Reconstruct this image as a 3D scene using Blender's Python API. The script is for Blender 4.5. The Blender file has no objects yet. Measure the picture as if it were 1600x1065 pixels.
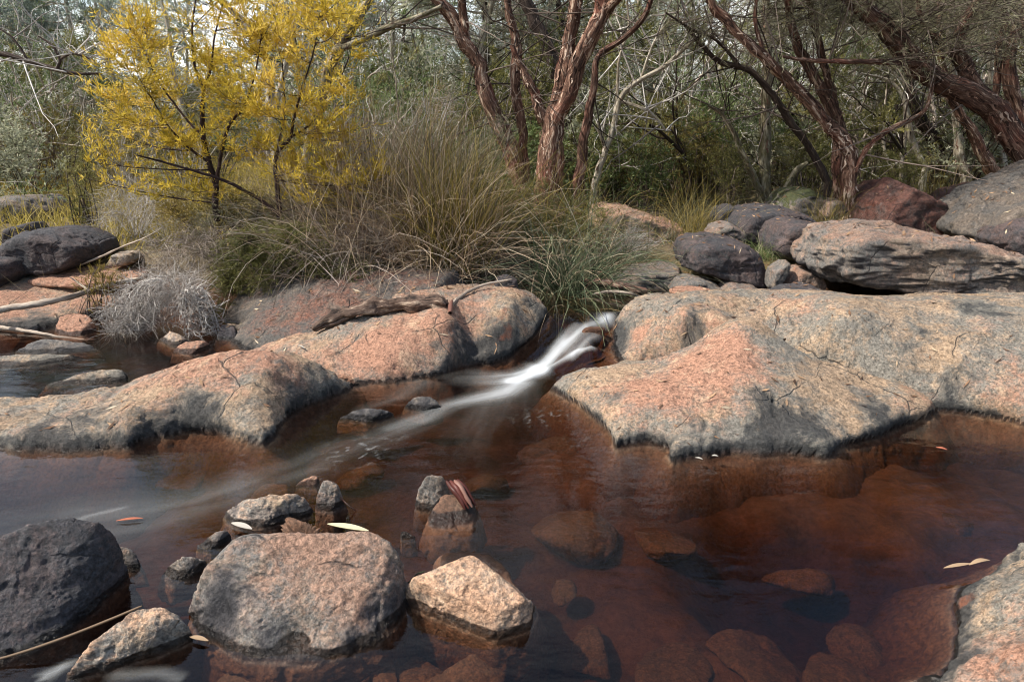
import bpy, bmesh, math, random
import numpy as np
RNG = np.random.default_rng(7)
random.seed(7)
SC = bpy.context.scene
COL = SC.collection
# ------------------------------------------------------------------ camera geometry
W, HH, F = 1600.0, 1065.0, 1067.0
CAMH, PITCH = 1.3, math.radians(17.3)
CP, SP = math.cos(PITCH), math.sin(PITCH)
def ray(u, v):
    cx, cy = (u - W / 2) / F, (HH / 2 - v) / F
    return np.array([cx, CP + cy * SP, -SP + cy * CP])
def G(u, v, z=0.0):            # photo position -> point on the level z
    d = ray(u, v); return np.array([0, 0, CAMH]) + d * ((z - CAMH) / d[2])
def P(u, v, Y):                # photo position -> point at the distance Y
    d = ray(u, v); return np.array([0, 0, CAMH]) + d * (Y / d[1])
def pxm(Y, v=300):             # metres per photo pixel at distance Y
    d = ray(800, v); return (Y / d[1]) / F
cam = bpy.data.cameras.new('camera'); cam.sensor_width = 36.0; cam.lens = 36.0 * F / W
cam.clip_start = 0.05; cam.clip_end = 1000
co = bpy.data.objects.new('camera', cam); COL.objects.link(co)
co.location = (0, 0, CAMH); co.rotation_euler = (math.pi / 2 - PITCH, 0, 0); SC.camera = co

# ------------------------------------------------------------------ noise
_pt = np.random.default_rng(3).permutation(256)
_pt = np.concatenate([_pt, _pt, _pt])
_gr = np.random.default_rng(4).normal(size=(256, 3)); _gr /= np.linalg.norm(_gr, axis=1)[:, None]
def pnoise(p):
    p = np.asarray(p, dtype=np.float64)
    i = np.floor(p).astype(np.int64); f = p - i; i &= 255
    w = f * f * f * (f * (f * 6 - 15) + 10)
    r = 0
    for dx in (0, 1):
        for dy in (0, 1):
            for dz in (0, 1):
                h = _pt[_pt[_pt[i[..., 0] + dx] + i[..., 1] + dy] + i[..., 2] + dz]
                g = _gr[h]
                dd = (g[..., 0] * (f[..., 0] - dx) + g[..., 1] * (f[..., 1] - dy) + g[..., 2] * (f[..., 2] - dz))
                wt = (w[..., 0] if dx else 1 - w[..., 0]) * (w[..., 1] if dy else 1 - w[..., 1]) * (w[..., 2] if dz else 1 - w[..., 2])
                r = r + dd * wt
    return r * 1.6
def fbm(p, scale, octv=4, gain=0.5, seed=0.0):
    p = np.asarray(p) * scale + seed * 17.13 + 100.5
    a, s, r = 1.0, 0.0, 0
    for k in range(octv):
        r = r + a * pnoise(p); s += a; a *= gain; p = p * 2.03 + 11.7
    return r / s
def ridged(p, scale, octv=4, seed=0.0):
    p = np.asarray(p) * scale + seed * 13.7 + 60.5
    a, s, r = 1.0, 0.0, 0
    for k in range(octv):
        r = r + a * (1 - np.abs(pnoise(p)) * 1.6); s += a; a *= 0.5; p = p * 2.1 + 5.3
    return r / s
def sstep(a, b, x):
    t = np.clip((np.asarray(x, dtype=float) - a) / (b - a), 0, 1); return t * t * (3 - 2 * t)

# ------------------------------------------------------------------ mesh builder
def vnormals(v, q):
    n = np.zeros_like(v)
    a = v[q[:, 2]] - v[q[:, 0]]; b = v[q[:, -1]] - v[q[:, 1]]
    c = np.cross(a, b)
    for k in range(q.shape[1]): np.add.at(n, q[:, k], c)
    return n / (np.linalg.norm(n, axis=1)[:, None] + 1e-12)
def make_mesh(name, v, q, attrs=None, smooth=True):
    me = bpy.data.meshes.new(name)
    v = np.asarray(v, dtype=np.float32); q = np.asarray(q, dtype=np.int32)
    k = q.shape[1]
    me.vertices.add(len(v)); me.vertices.foreach_set('co', v.ravel())
    me.loops.add(q.size); me.loops.foreach_set('vertex_index', q.ravel())
    me.polygons.add(len(q)); me.polygons.foreach_set('loop_start', np.arange(0, q.size, k, dtype=np.int32))
    if smooth: me.polygons.foreach_set('use_smooth', np.ones(len(q), dtype=bool))
    for an, av in (attrs or {}).items():
        av = np.asarray(av, dtype=np.float32)
        if av.ndim == 1:
            at = me.attributes.new(an, 'FLOAT', 'POINT'); at.data.foreach_set('value', av)
        else:
            at = me.attributes.new(an, 'FLOAT_VECTOR', 'POINT'); at.data.foreach_set('vector', av.ravel())
    me.update(calc_edges=True)
    return me
class MB:
    def __init__(s): s.v = []; s.q = []; s.t = []; s.b = []; s.n = 0
    def add(s, v, q, t=0.5, b=None):
        v = np.asarray(v).reshape(-1, 3)
        s.v.append(v); s.q.append(np.asarray(q).reshape(-1, 4) + s.n); s.n += len(v)
        s.t.append(np.broadcast_to(np.asarray(t, dtype=float), (len(v),)).copy() if np.ndim(t) == 0 else np.asarray(t).ravel())
        s.b.append(np.zeros((len(v), 3)) if b is None else np.asarray(b).reshape(-1, 3))
    def build(s, name, mat, parent=None, origin=None, smooth=True):
        v = np.concatenate(s.v); q = np.concatenate(s.q)
        org = np.array(parent.location) if parent is not None and origin is None else np.array(origin if origin is not None else (0, 0, 0), dtype=float)
        me = make_mesh(name, v - org, q, {'tint': np.concatenate(s.t), 'bco': np.concatenate(s.b)}, smooth)
        return link(name, me, mat, parent, org)
def link(name, me, mat, parent=None, loc=(0, 0, 0)):
    o = bpy.data.objects.new(name, me); COL.objects.link(o)
    if mat is not None: me.materials.append(mat)
    if parent is not None: o.parent = parent
    else: o.location = loc
    return o
def tag(o, label=None, cat=None, group=None, kind=None):
    if label: o['label'] = label
    if cat: o['category'] = cat
    if group: o['group'] = group
    if kind: o['kind'] = kind
    return o
def thing(name, label, cat, loc, group=None):
    o = bpy.data.objects.new(name, None); COL.objects.link(o); o.location = tuple(float(c) for c in loc)
    o.empty_display_size = 0.1
    return tag(o, label, cat, group)
def unit(a): return a / (np.linalg.norm(a, axis=-1, keepdims=True) + 1e-12)

# batches of tubes: Pn (N,K,3), R (N,K)
def tubes(mb, Pn, R, sides=3, tint=None, rough=0.0, stretch=1.0, seed=0.0):
    Pn = np.asarray(Pn, dtype=float); R = np.asarray(R, dtype=float)
    if Pn.ndim == 2: Pn = Pn[None]; R = R[None]
    N, K, _ = Pn.shape
    R = np.broadcast_to(R, (N, K))
    T = np.gradient(Pn, axis=1); T = unit(T)
    ref = np.where(np.abs(T[:, :1, 2:3]) > 0.9, np.array([[[1.0, 0, 0]]]), np.array([[[0, 0, 1.0]]]))
    U = unit(np.cross(T, np.broadcast_to(ref, T.shape)))
    V = np.cross(T, U)
    a = np.arange(sides) * 2 * math.pi / sides
    ca, sa = np.cos(a), np.sin(a)
    L = np.concatenate([np.zeros((N, 1)), np.cumsum(np.linalg.norm(np.diff(Pn, axis=1), axis=2), axis=1)], axis=1)
    rr = R[:, :, None] * np.ones(sides)
    bco = np.stack([np.broadcast_to(ca * R.max(axis=1)[:, None, None], (N, K, sides)), np.broadcast_to(sa * R.max(axis=1)[:, None, None], (N, K, sides)),
                    np.broadcast_to((L * stretch)[:, :, None], (N, K, sides))], axis=-1) + seed
    if rough > 0:
        rr = rr * (1 + rough * (fbm(bco * np.array([1, 1, .35]), 9.0 / max(0.2, 8 * float(R.max())), 4, seed=seed) * 1.6))
    v = Pn[:, :, None, :] + rr[..., None] * (U[:, :, None, :] * ca[None, None, :, None] + V[:, :, None, :] * sa[None, None, :, None])
    idx = np.arange(N * K * sides).reshape(N, K, sides)
    i0 = idx[:, :-1, :]; i1 = idx[:, 1:, :]
    q = np.stack([i0, np.roll(i0, -1, axis=2), np.roll(i1, -1, axis=2), i1], axis=-1).reshape(-1, 4)
    t = RNG.random(N) if tint is None else np.broadcast_to(np.asarray(tint, dtype=float), (N,))
    mb.add(v.reshape(-1, 3), q, np.repeat(t, K * sides), bco.reshape(-1, 3))
# flat pointed leaves
def leaves(mb, pos, d, L, Wd, tint=None, curl=0.15):
    N = len(pos); d = unit(d)
    s = unit(np.cross(d, RNG.normal(size=(N, 3))))
    n = np.cross(d, s)
    L = np.broadcast_to(L, (N,))[:, None]; Wd = np.broadcast_to(Wd, (N,))[:, None]
    mid = pos + d * L * 0.45 + n * L * curl * 0.4
    v = np.stack([pos, mid + s * Wd * .5, pos + d * L - n * L * curl * .3, mid - s * Wd * .5], axis=1)
    q = np.arange(N * 4).reshape(N, 4)
    t = RNG.random(N) if tint is None else tint
    mb.add(v.reshape(-1, 3), q, np.repeat(t, 4))
# long blades / strands that bend under gravity
def blades(mb, base, d0, L, width, droop=0.6, K=6, tint=None, jit=0.05, wtip=0.15):
    N = len(base); L = np.broadcast_to(L, (N,)); droop = np.broadcast_to(droop, (N,))
    d = unit(d0); p = base.copy(); pts = [p]
    for k in range(K - 1):
        d = unit(d + np.array([0, 0, -1.0]) * (droop / (K - 1))[:, None] * (0.5 + k / (K - 1)) + RNG.normal(size=(N, 3)) * jit)
        p = p + d * (L / (K - 1))[:, None]; pts.append(p)
    pts = np.stack(pts, axis=1)
    T = unit(np.gradient(pts, axis=1)); s = unit(np.cross(T, np.broadcast_to(RNG.normal(size=(N, 1, 3)), T.shape)))
    w = np.linspace(1, wtip, K)[None, :, None] * np.broadcast_to(width, (N,))[:, None, None] * .5
    v = np.stack([pts - s * w, pts + s * w], axis=2)
    idx = np.arange(N * K * 2).reshape(N, K, 2)
    q = np.stack([idx[:, :-1, 0], idx[:, :-1, 1], idx[:, 1:, 1], idx[:, 1:, 0]], axis=-1).reshape(-1, 4)
    t = RNG.random(N) if tint is None else np.broadcast_to(tint, (N,))
    mb.add(v.reshape(-1, 3), q, np.repeat(t, K * 2))
    return pts
def catmull(pts, n):
    pts = np.asarray(pts, dtype=float); m = len(pts)
    e = np.concatenate([[2 * pts[0] - pts[1]], pts, [2 * pts[-1] - pts[-2]]])
    t = np.linspace(0, m - 1 - 1e-9, n); i = t.astype(int); f = (t - i)[:, None]
    a, b, c, d = e[i], e[i + 1], e[i + 2], e[i + 3]
    return 0.5 * (2 * b + (c - a) * f + (2 * a - 5 * b + 4 * c - d) * f ** 2 + (3 * b - a - 3 * c + d) * f ** 3)

# ------------------------------------------------------------------ node helpers
class NT:
    def __init__(s, name):
        s.m = bpy.data.materials.new(name); s.m.use_nodes = True
        s.t = s.m.node_tree; s.t.nodes.clear(); s.out = s.t.nodes.new('ShaderNodeOutputMaterial')
    def n(s, typ, **kw):
        nd = s.t.nodes.new('ShaderNode' + typ)
        for k, v in kw.items():
            if k.startswith('i_'):
                key = k[2:]; key = int(key) if key.isdigit() else key.replace('_', ' ')
                sock = nd.inputs[key]
                if isinstance(v, bpy.types.NodeSocket): s.t.links.new(v, sock)
                else:
                    if isinstance(v, tuple) and len(v) == 3 and sock.type == 'RGBA': v = v + (1,)
                    sock.default_value = v
            else: setattr(nd, k, v)
        return nd
    def link(s, a, b): s.t.links.new(a, b)
    def math(s, op, a, b=0.0, c=None, clamp=False):
        nd = s.n('Math', operation=op, i_0=a, i_1=b); nd.use_clamp = clamp
        if c is not None:
            if isinstance(c, bpy.types.NodeSocket): s.link(c, nd.inputs[2])
            else: nd.inputs[2].default_value = c
        return nd.outputs[0]
    def mix(s, fac, a, b, mode='MIX'):
        nd = s.t.nodes.new('ShaderNodeMix'); nd.data_type = 'RGBA'; nd.blend_type = mode
        for sock, v in ((nd.inputs[0], fac), (nd.inputs[6], a), (nd.inputs[7], b)):
            if isinstance(v, bpy.types.NodeSocket): s.link(v, sock)
            else: sock.default_value = (tuple(v) + (1,)) if isinstance(v, (tuple, list)) else v
        return nd.outputs[2]
    def attr(s, name, out='Fac'): return s.n('Attribute', attribute_name=name).outputs[out]
    def coord(s, scale=1.0, what='Object'):
        c = s.n('TexCoord').outputs[what]
        if scale == 1.0: return c
        return s.n('Mapping', i_Vector=c, i_Scale=(scale,) * 3 if not isinstance(scale, tuple) else scale).outputs[0]
    def noise(s, vec, scale, detail=4.0, rough=0.55, dist=0.0):
        return s.n('TexNoise', i_Vector=vec, i_Scale=scale, i_Detail=detail, i_Roughness=rough, i_Distortion=dist).outputs[0]
    def ramp(s, fac, stops):
        nd = s.t.nodes.new('ShaderNodeValToRGB'); s.link(fac, nd.inputs[0]); e = nd.color_ramp.elements
        while len(e) < len(stops): e.new(0.5)
        for el, (p, c) in zip(e, stops):
            el.position = p; el.color = (tuple(c) + (1,)) if isinstance(c, (tuple, list)) else (c, c, c, 1)
        return nd.outputs[0]
    def maprange(s, x, a, b, c=0.0, d=1.0, smooth=True):
        nd = s.n('MapRange', i_0=x, i_1=a, i_2=b, i_3=c, i_4=d); nd.clamp = True
        if smooth: nd.interpolation_type = 'SMOOTHSTEP'
        return nd.outputs[0]
    def done(s, shader, disp=None, vol=None):
        s.link(shader, s.out.inputs[0])
        if vol is not None: s.link(vol, s.out.inputs[1])
        return s.m

def granite(name, warm, grey, dark, spec=0.25, bump=0.7, rough=0.85, tan=None):
    """granite: patches of warm and grey feldspar, mineral grain, lichen-dark staining with some painted shade, wet rim near water"""
    m = NT(name); c = m.coord()
    big = m.noise(c, 2.6, 6, .6, .3); mid = m.noise(c, 13, 6, .65, .2); fine = m.noise(c, 70, 4, .7)
    grain = m.n('TexVoronoi', i_Vector=c, i_Scale=210.0).outputs['Color']
    grain = m.n('SeparateColor', i_Color=grain).outputs[0]
    pk = m.math('ADD', m.attr('pink'), m.math('MULTIPLY', m.math('SUBTRACT', mid, .5), 1.3))
    pk = m.math('ADD', pk, m.math('MULTIPLY', m.math('SUBTRACT', fine, .5), .9))
    pk = m.maprange(pk, .25, .95)
    tan = tan or tuple(.5 * (a + b) for a, b in zip(warm, grey))
    col = m.mix(m.maprange(m.math('ADD', m.math('MULTIPLY', m.noise(c, 3.4, 8, .68, .6), .75), m.math('MULTIPLY', fine, .25)), .44, .58), grey, tan)
    col = m.mix(pk, col, warm)
    # pale and yellowish mineral blotches
    col = m.mix(m.maprange(m.noise(c, 7, 7, .72, .4), .53, .68, 0, .55), col, tuple(min(1, x * 1.55 + .02) for x in tan))
    # grain
    g1 = m.ramp(grain, [(0, .6), (.25, .88), (.6, 1.08), (1, 1.32)])
    col = m.mix(.75, col, g1, 'MULTIPLY')
    g2 = m.ramp(fine, [(.3, .5), (.5, 1.0), (.7, 1.35)])
    col = m.mix(.7, col, g2, 'MULTIPLY')
    # small dark flecks and pits
    fl = m.maprange(m.noise(c, 55, 7, .85), .51, .64)
    flp = m.maprange(m.noise(c, 4.5, 5, .7), .35, .62, .35, 1.0)
    col = m.mix(m.math('MULTIPLY', m.math('MULTIPLY', fl, flp), .6), col, tuple(x * 1.1 for x in dark))
    # thin joints and pale quartz veins
    wob = m.n('MixRGB', i_Fac=.16, i_Color1=c, i_Color2=m.n('TexNoise', i_Vector=c, i_Scale=3.5, i_Detail=5.0).outputs[1]).outputs[0]
    cr = m.n('TexVoronoi', feature='DISTANCE_TO_EDGE', i_Vector=wob, i_Scale=2.3).outputs[0]
    crm = m.math('MULTIPLY', m.maprange(cr, .0, .011, 1, 0), m.maprange(m.noise(c, 2.2, 3, .6), .46, .60))
    col = m.mix(m.math('MULTIPLY', crm, .8), col, dark)
    ve = m.n('TexVoronoi', feature='DISTANCE_TO_EDGE', i_Vector=wob, i_Scale=1.1).outputs[0]
    vem = m.math('MULTIPLY', m.maprange(ve, .0, .02, 1, 0), m.maprange(m.noise(c, 6, 4, .7), .5, .62))
    col = m.mix(m.math('MULTIPLY', vem, .5), col, tuple(min(.6, x * 1.7) for x in tan))
    # lichen staining, together with shade painted into the colour
    st = m.math('ADD', m.attr('stain_shade'), m.math('MULTIPLY', m.math('SUBTRACT', m.noise(c, 5.5, 10, .76, .5), .5), 2.6))
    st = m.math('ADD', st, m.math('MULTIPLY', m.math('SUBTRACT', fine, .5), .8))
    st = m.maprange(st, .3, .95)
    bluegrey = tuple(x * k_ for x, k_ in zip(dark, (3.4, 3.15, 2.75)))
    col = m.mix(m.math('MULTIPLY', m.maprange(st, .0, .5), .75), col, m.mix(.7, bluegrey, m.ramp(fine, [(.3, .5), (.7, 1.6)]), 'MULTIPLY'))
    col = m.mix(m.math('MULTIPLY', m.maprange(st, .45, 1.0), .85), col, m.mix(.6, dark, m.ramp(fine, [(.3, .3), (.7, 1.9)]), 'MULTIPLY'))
    # iron rust
    ru = m.maprange(m.math('ADD', m.attr('rust'), m.math('MULTIPLY', m.math('SUBTRACT', mid, .5), 1.4)), .45, .95)
    col = m.mix(m.math('MULTIPLY', ru, .8), col, (.30, .085, .03))
    # moss
    mo = m.maprange(m.math('ADD', m.attr('moss'), m.math('MULTIPLY', m.math('SUBTRACT', mid, .5), 1.8)), .5, .9)
    col = m.mix(m.math('MULTIPLY', mo, .85), col, (.045, .055, .012))
    wet = m.maprange(m.math('ADD', m.attr('wet'), m.math('MULTIPLY', m.math('SUBTRACT', mid, .5), .35)), .35, .7)
    col = m.mix(wet, col, m.mix(1.0, col, (.16, .145, .14), 'MULTIPLY'))
    col = m.mix(m.attr('sunk'), col, m.mix(.8, (.105, .05, .028), m.ramp(fine, [(.3, .4), (.7, 1.5)]), 'MULTIPLY'))
    rg = m.math('SUBTRACT', rough, m.math('MULTIPLY', wet, .5))
    h = m.math('ADD', m.math('MULTIPLY', mid, .55), m.math('MULTIPLY', fine, .42))
    h = m.math('ADD', h, m.math('MULTIPLY', grain, .10))
    h = m.math('SUBTRACT', h, m.math('MULTIPLY', fl, .25))
    h = m.math('SUBTRACT', h, m.math('MULTIPLY', crm, .6))
    bp = m.n('Bump', i_Strength=bump, i_Distance=0.03, i_Height=h).outputs[0]
    b = m.n('BsdfPrincipled', i_Base_Color=col, i_Roughness=rg, i_Normal=bp)
    b.inputs['Specular IOR Level'].default_value = spec
    return m.done(b.outputs[0])
def leaf_mat(name, stops, trans=0.35, rough=0.6, clump=None):
    m = NT(name)
    col = m.ramp(m.attr('tint'), stops)
    if clump:
        cn = m.noise(m.coord(), clump[0], 3, .6)
        col = m.mix(1.0, col, m.ramp(cn, [(.35, clump[1]), (.65, clump[2])]), 'MULTIPLY')
    b = m.n('BsdfPrincipled', i_Base_Color=col, i_Roughness=rough); b.inputs['Specular IOR Level'].default_value = .25
    tr = m.n('BsdfTranslucent', i_Color=col)
    return m.done(m.n('MixShader', i_0=trans, i_1=b.outputs[0], i_2=tr.outputs[0]).outputs[0])
def bark_mat(name, pale, mid, dark, lo=.40, hi=.62, red=None, moss=0.0, flake=16.0):
    m = NT(name); v = m.attr('bco', 'Vector')
    vs = m.n('Mapping', i_Vector=v, i_Scale=(1, 1, .22)).outputs[0]
    n1 = m.noise(vs, flake, 6, .65, .6); n2 = m.noise(vs, flake * 4, 5, .7, .3); n3 = m.noise(v, 3.0, 4, .6, .4)
    f = m.math('ADD', m.math('MULTIPLY', n1, .6), m.math('MULTIPLY', n2, .4))
    col = m.ramp(f, [(lo - .06, dark), (.5 * (lo + hi), mid), (hi, pale)])
    if red: col = m.mix(m.maprange(n3, .50, .66, 0, .7), col, m.mix(1.0, m.ramp(f, [(lo, .35), (hi, 1.3)]), red, 'MULTIPLY'))
    if moss: col = m.mix(m.maprange(m.noise(v, 7, 5, .7), .5, .68, 0, moss), col, (.07, .075, .02))
    bp = m.n('Bump', i_Strength=.9, i_Distance=.02, i_Height=f).outputs[0]
    b = m.n('BsdfPrincipled', i_Base_Color=col, i_Roughness=.9, i_Normal=bp); b.inputs['Specular IOR Level'].default_value = .15
    return m.done(b.outputs[0])
# ================================================================== materials of the rocks
GR_PINK = granite('granite_pink', (.35, .19, .125), (.195, .178, .148), (.034, .035, .035), tan=(.32, .225, .145))
GR_GREY = granite('granite_grey', (.28, .17, .118), (.15, .142, .13), (.025, .025, .028), tan=(.215, .168, .126))
GR_DARK = granite('granite_dark', (.105, .068, .058), (.048, .047, .050), (.018, .018, .022), spec=.4)
GR_RED = granite('granite_red', (.135, .058, .042), (.07, .05, .044), (.035, .028, .028))
GR_SLATE = granite('granite_slate', (.19, .088, .06), (.095, .088, .08), (.024, .024, .024), tan=(.135, .108, .085))
GR_GOLD = granite('granite_gold', (.42, .255, .16), (.26, .235, .20), (.06, .055, .055), tan=(.40, .29, .195))
GR_SUNK = granite('granite_sunken', (.135, .072, .045), (.095, .06, .042), (.04, .03, .024), bump=.4)

# ================================================================== bedrock slabs: heightfields from surveyed points
def tps_fit(xy, z, lam=1e-4):
    n = len(xy); d = np.linalg.norm(xy[:, None] - xy[None], axis=2)
    K = np.where(d > 0, d * d * np.log(d + 1e-12), 0) + lam * np.eye(n)
    Pm = np.concatenate([np.ones((n, 1)), xy], axis=1)
    A = np.block([[K, Pm], [Pm.T, np.zeros((3, 3))]])
    s = np.linalg.solve(A, np.concatenate([z, np.zeros(3)]))
    return xy, s
def tps_eval(fit, X):
    xy, s = fit; out = np.empty(len(X)); n = len(xy)
    for i in range(0, len(X), 20000):
        d = np.linalg.norm(X[i:i + 20000, None] - xy[None], axis=2)
        out[i:i + 20000] = (d * d * np.log(d + 1e-12)) @ s[:n] + s[n] + X[i:i + 20000] @ s[n + 1:]
    return out
def poly_sd(X, poly):                 # signed distance, positive inside
    x, y = X[:, 0], X[:, 1]; best = np.full(len(X), 1e9); ins = np.zeros(len(X), bool)
    for a, b in zip(poly, np.roll(poly, -1, axis=0)):
        e = b - a; w = X - a; t = np.clip((w @ e) / (e @ e + 1e-12), 0, 1)
        best = np.minimum(best, np.hypot(*(w - t[:, None] * e).T))
        c = ((a[1] > y) != (b[1] > y)) & (x < (b[0] - a[0]) * (y - a[1]) / (b[1] - a[1] + 1e-12) + a[0])
        ins ^= c
    return np.where(ins, best, -best)
def blobs_attr(X, bl):
    r = np.zeros(len(X))
    for (u, v, z, ru, wgt) in bl:
        c = G(u, v, z)[:2]; r += wgt * np.exp(-((X - c) ** 2).sum(1) / (ru * ru))
    return r
def pt(p):
    return np.array(p[1:3]) if p[0] == 'xy' else G(*p)
def wlevel(x, y):                      # height of the stream's surface
    a = np.array([x, y]).T if np.ndim(x) else np.array([[x, y]])
    s = CH_T(a)
    return 0.2 * s
def CH_T(a):
    # 0 in the lower pools, 1 in the upper pool: a chute of about 0.8 m that runs down to the left
    x, y = a[:, 0], a[:, 1]
    t = (np.minimum(x, .45) - .08) * .67 + (y - 3.56) * .74 - .8 * np.maximum(0, x - .45) * (1 - sstep(3.9, 4.3, y))
    lip = sstep(0.0, .68, t + .05 * fbm(np.c_[a, a[:, :1] * 0], 5, 3))
    return lip * sstep(-.32, -.1, x + .35 * sstep(4.1, 4.6, y))
def slab(name, label, outline, ctrl, mat, base=-.12, r=.09, step=.011, pink=(.6, ()), stain_shade=(.1, ()), rust=(), moss=(), amp=1.0, seed=1, wetband=.028, undercut=.055, crack=.35, front_rough=1.0, cat='rock slab', water=True):
    ol = np.array([pt(p)[:2] for p in outline])
    cp = np.array([np.append(pt(p)[:2], p[-1]) for p in ctrl])
    fit = tps_fit(cp[:, :2], cp[:, 2])
    lo = ol.min(0) - .36; hi = ol.max(0) + .36
    xs = np.arange(lo[0], hi[0], step); ys = np.arange(lo[1], hi[1], step)
    X = np.stack(np.meshgrid(xs, ys, indexing='ij'), -1).reshape(-1, 2)
    X3 = np.c_[X, np.zeros(len(X))]
    dwob = .024 * fbm(X3, 5, 4, seed=seed) + .004 * fbm(X3, 22, 3, seed=seed + 1)
    d = poly_sd(X, ol) + dwob
    S = np.clip(tps_eval(fit, X), base + .03, cp[:, 2].max() + .06)
    S = S * (.7 + .3 * sstep(.0, .09, d))
    rr = r * (1 + .5 * fbm(X3, 5, 2, seed=seed + 4))
    t = np.clip((d + .012) / rr, 0, 1)
    g = np.sqrt(np.clip(1 - (1 - t) ** 2, 0, 1))
    z = np.where(d > -.012, -.012 + (S + .012) * g, -.012 + (d + .012) * (1.2 + .5 * fbm(X3, 4, 2, seed=seed + 6)))
    v = np.c_[X, z]
    nx, ny = len(xs), len(ys); idx = np.arange(nx * ny).reshape(nx, ny)
    q = np.stack([idx[:-1, :-1], idx[1:, :-1], idx[1:, 1:], idx[:-1, 1:]], -1).reshape(-1, 4)
    keep = (d > -.32)[q].any(1); q = q[keep]
    used, inv = np.unique(q, return_inverse=True); q = inv.reshape(-1, 4); v = v[used]; X = X[used]; d = d[used]
    n = vnormals(v, q)
    edge = 1 - sstep(.0, .16, d)
    e_ = .01; wb = lambda Q: poly_sd(Q, ol)
    gr = np.c_[wb(X + [e_, 0]) - wb(X - [e_, 0]), wb(X + [0, e_]) - wb(X - [0, e_])] / (2 * e_); gr = gr / (np.linalg.norm(gr, axis=1)[:, None] + .3)
    und = np.clip(.55 + 1.3 * fbm(np.c_[X, 0 * X[:, 0]], 2.0, 2, seed=seed + 30), 0, 1.3) * undercut
    # worn undulation, chipped edge, shallow joints
    flk = fbm(v * np.array([1, 1.4, 1]), 2.4, 6, .55, seed=seed + 11)
    disp = .005 * fbm(v, 4.5, 5, seed=seed) + .0045 * fbm(v * np.array([1, 1, 1.6]), 17, 4, .6, seed=seed + 2) + .0035 * fbm(v, 60, 3, .6, seed=seed + 12)
    cr = ridged(v + .05 * fbm(v, 4, 2, seed=seed)[:, None], 1.9, 2, seed=seed + 5)
    crk = sstep(.93, .985, cr); disp -= .014 * crk
    disp += .010 * sstep(-.03, .015, flk) + .008 * sstep(.14, .17, flk) + .007 * sstep(-.2, -.17, flk)
    disp += front_rough * edge * (.008 * fbm(v, 9, 3, .55, seed=seed + 7) + .004 * fbm(v, 45, 3, .6, seed=seed + 8))
    hz = v[:, 2] - (wlevel(X[:, 0], X[:, 1]) if water else 0)
    pull = und * np.exp(-np.clip(hz - .004, 0, 1) / .022) * sstep(-.26, -.04, d) * (1 - sstep(.0, .10, d))
    v = v + n * (disp * amp)[:, None]
    v[:, :2] += gr * pull[:, None]
    wl = wlevel(v[:, 0], v[:, 1]) if water else np.full(len(v), -9.)
    hab = v[:, 2] - wl + .005 * fbm(v * np.array([1, 1, 0]), 6, 3, seed=seed + 3)
    wet = 1 - sstep(.006, wetband, hab)
    sunk_ = 1 - sstep(-.03, .004, hab)
    wv = v + .12 * np.c_[fbm(v, 3, 3, seed=seed + 20), fbm(v, 3, 3, seed=seed + 21), 0 * v[:, 0]]
    at = {'pink': pink[0] + blobs_attr(X, pink[1]) + .75 * fbm(wv, 2.2, 5, .6, seed=seed + 9) + .12 * sstep(-.03, .015, flk),
          'stain_shade': stain_shade[0] + .09 + .6 * fbm(wv, 2.8, 5, .6, seed=seed + 22) - .1 * sstep(.14, .17, flk) + blobs_attr(X, stain_shade[1]) + edge * .12 * (n[:, 2] < .75) + .40 * (1 - sstep(.012, .07, hab)) * (1 - sunk_) + .25 * crk,
          'rust': blobs_attr(X, rust), 'moss': blobs_attr(X, moss), 'wet': wet * (1 - sunk_), 'sunk': sunk_}
    org = np.array([X[:, 0].mean(), X[:, 1].mean(), 0])
    o = link(name, make_mesh(name, v - org, q, at), mat, None, org)
    return tag(o, label, cat)

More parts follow.
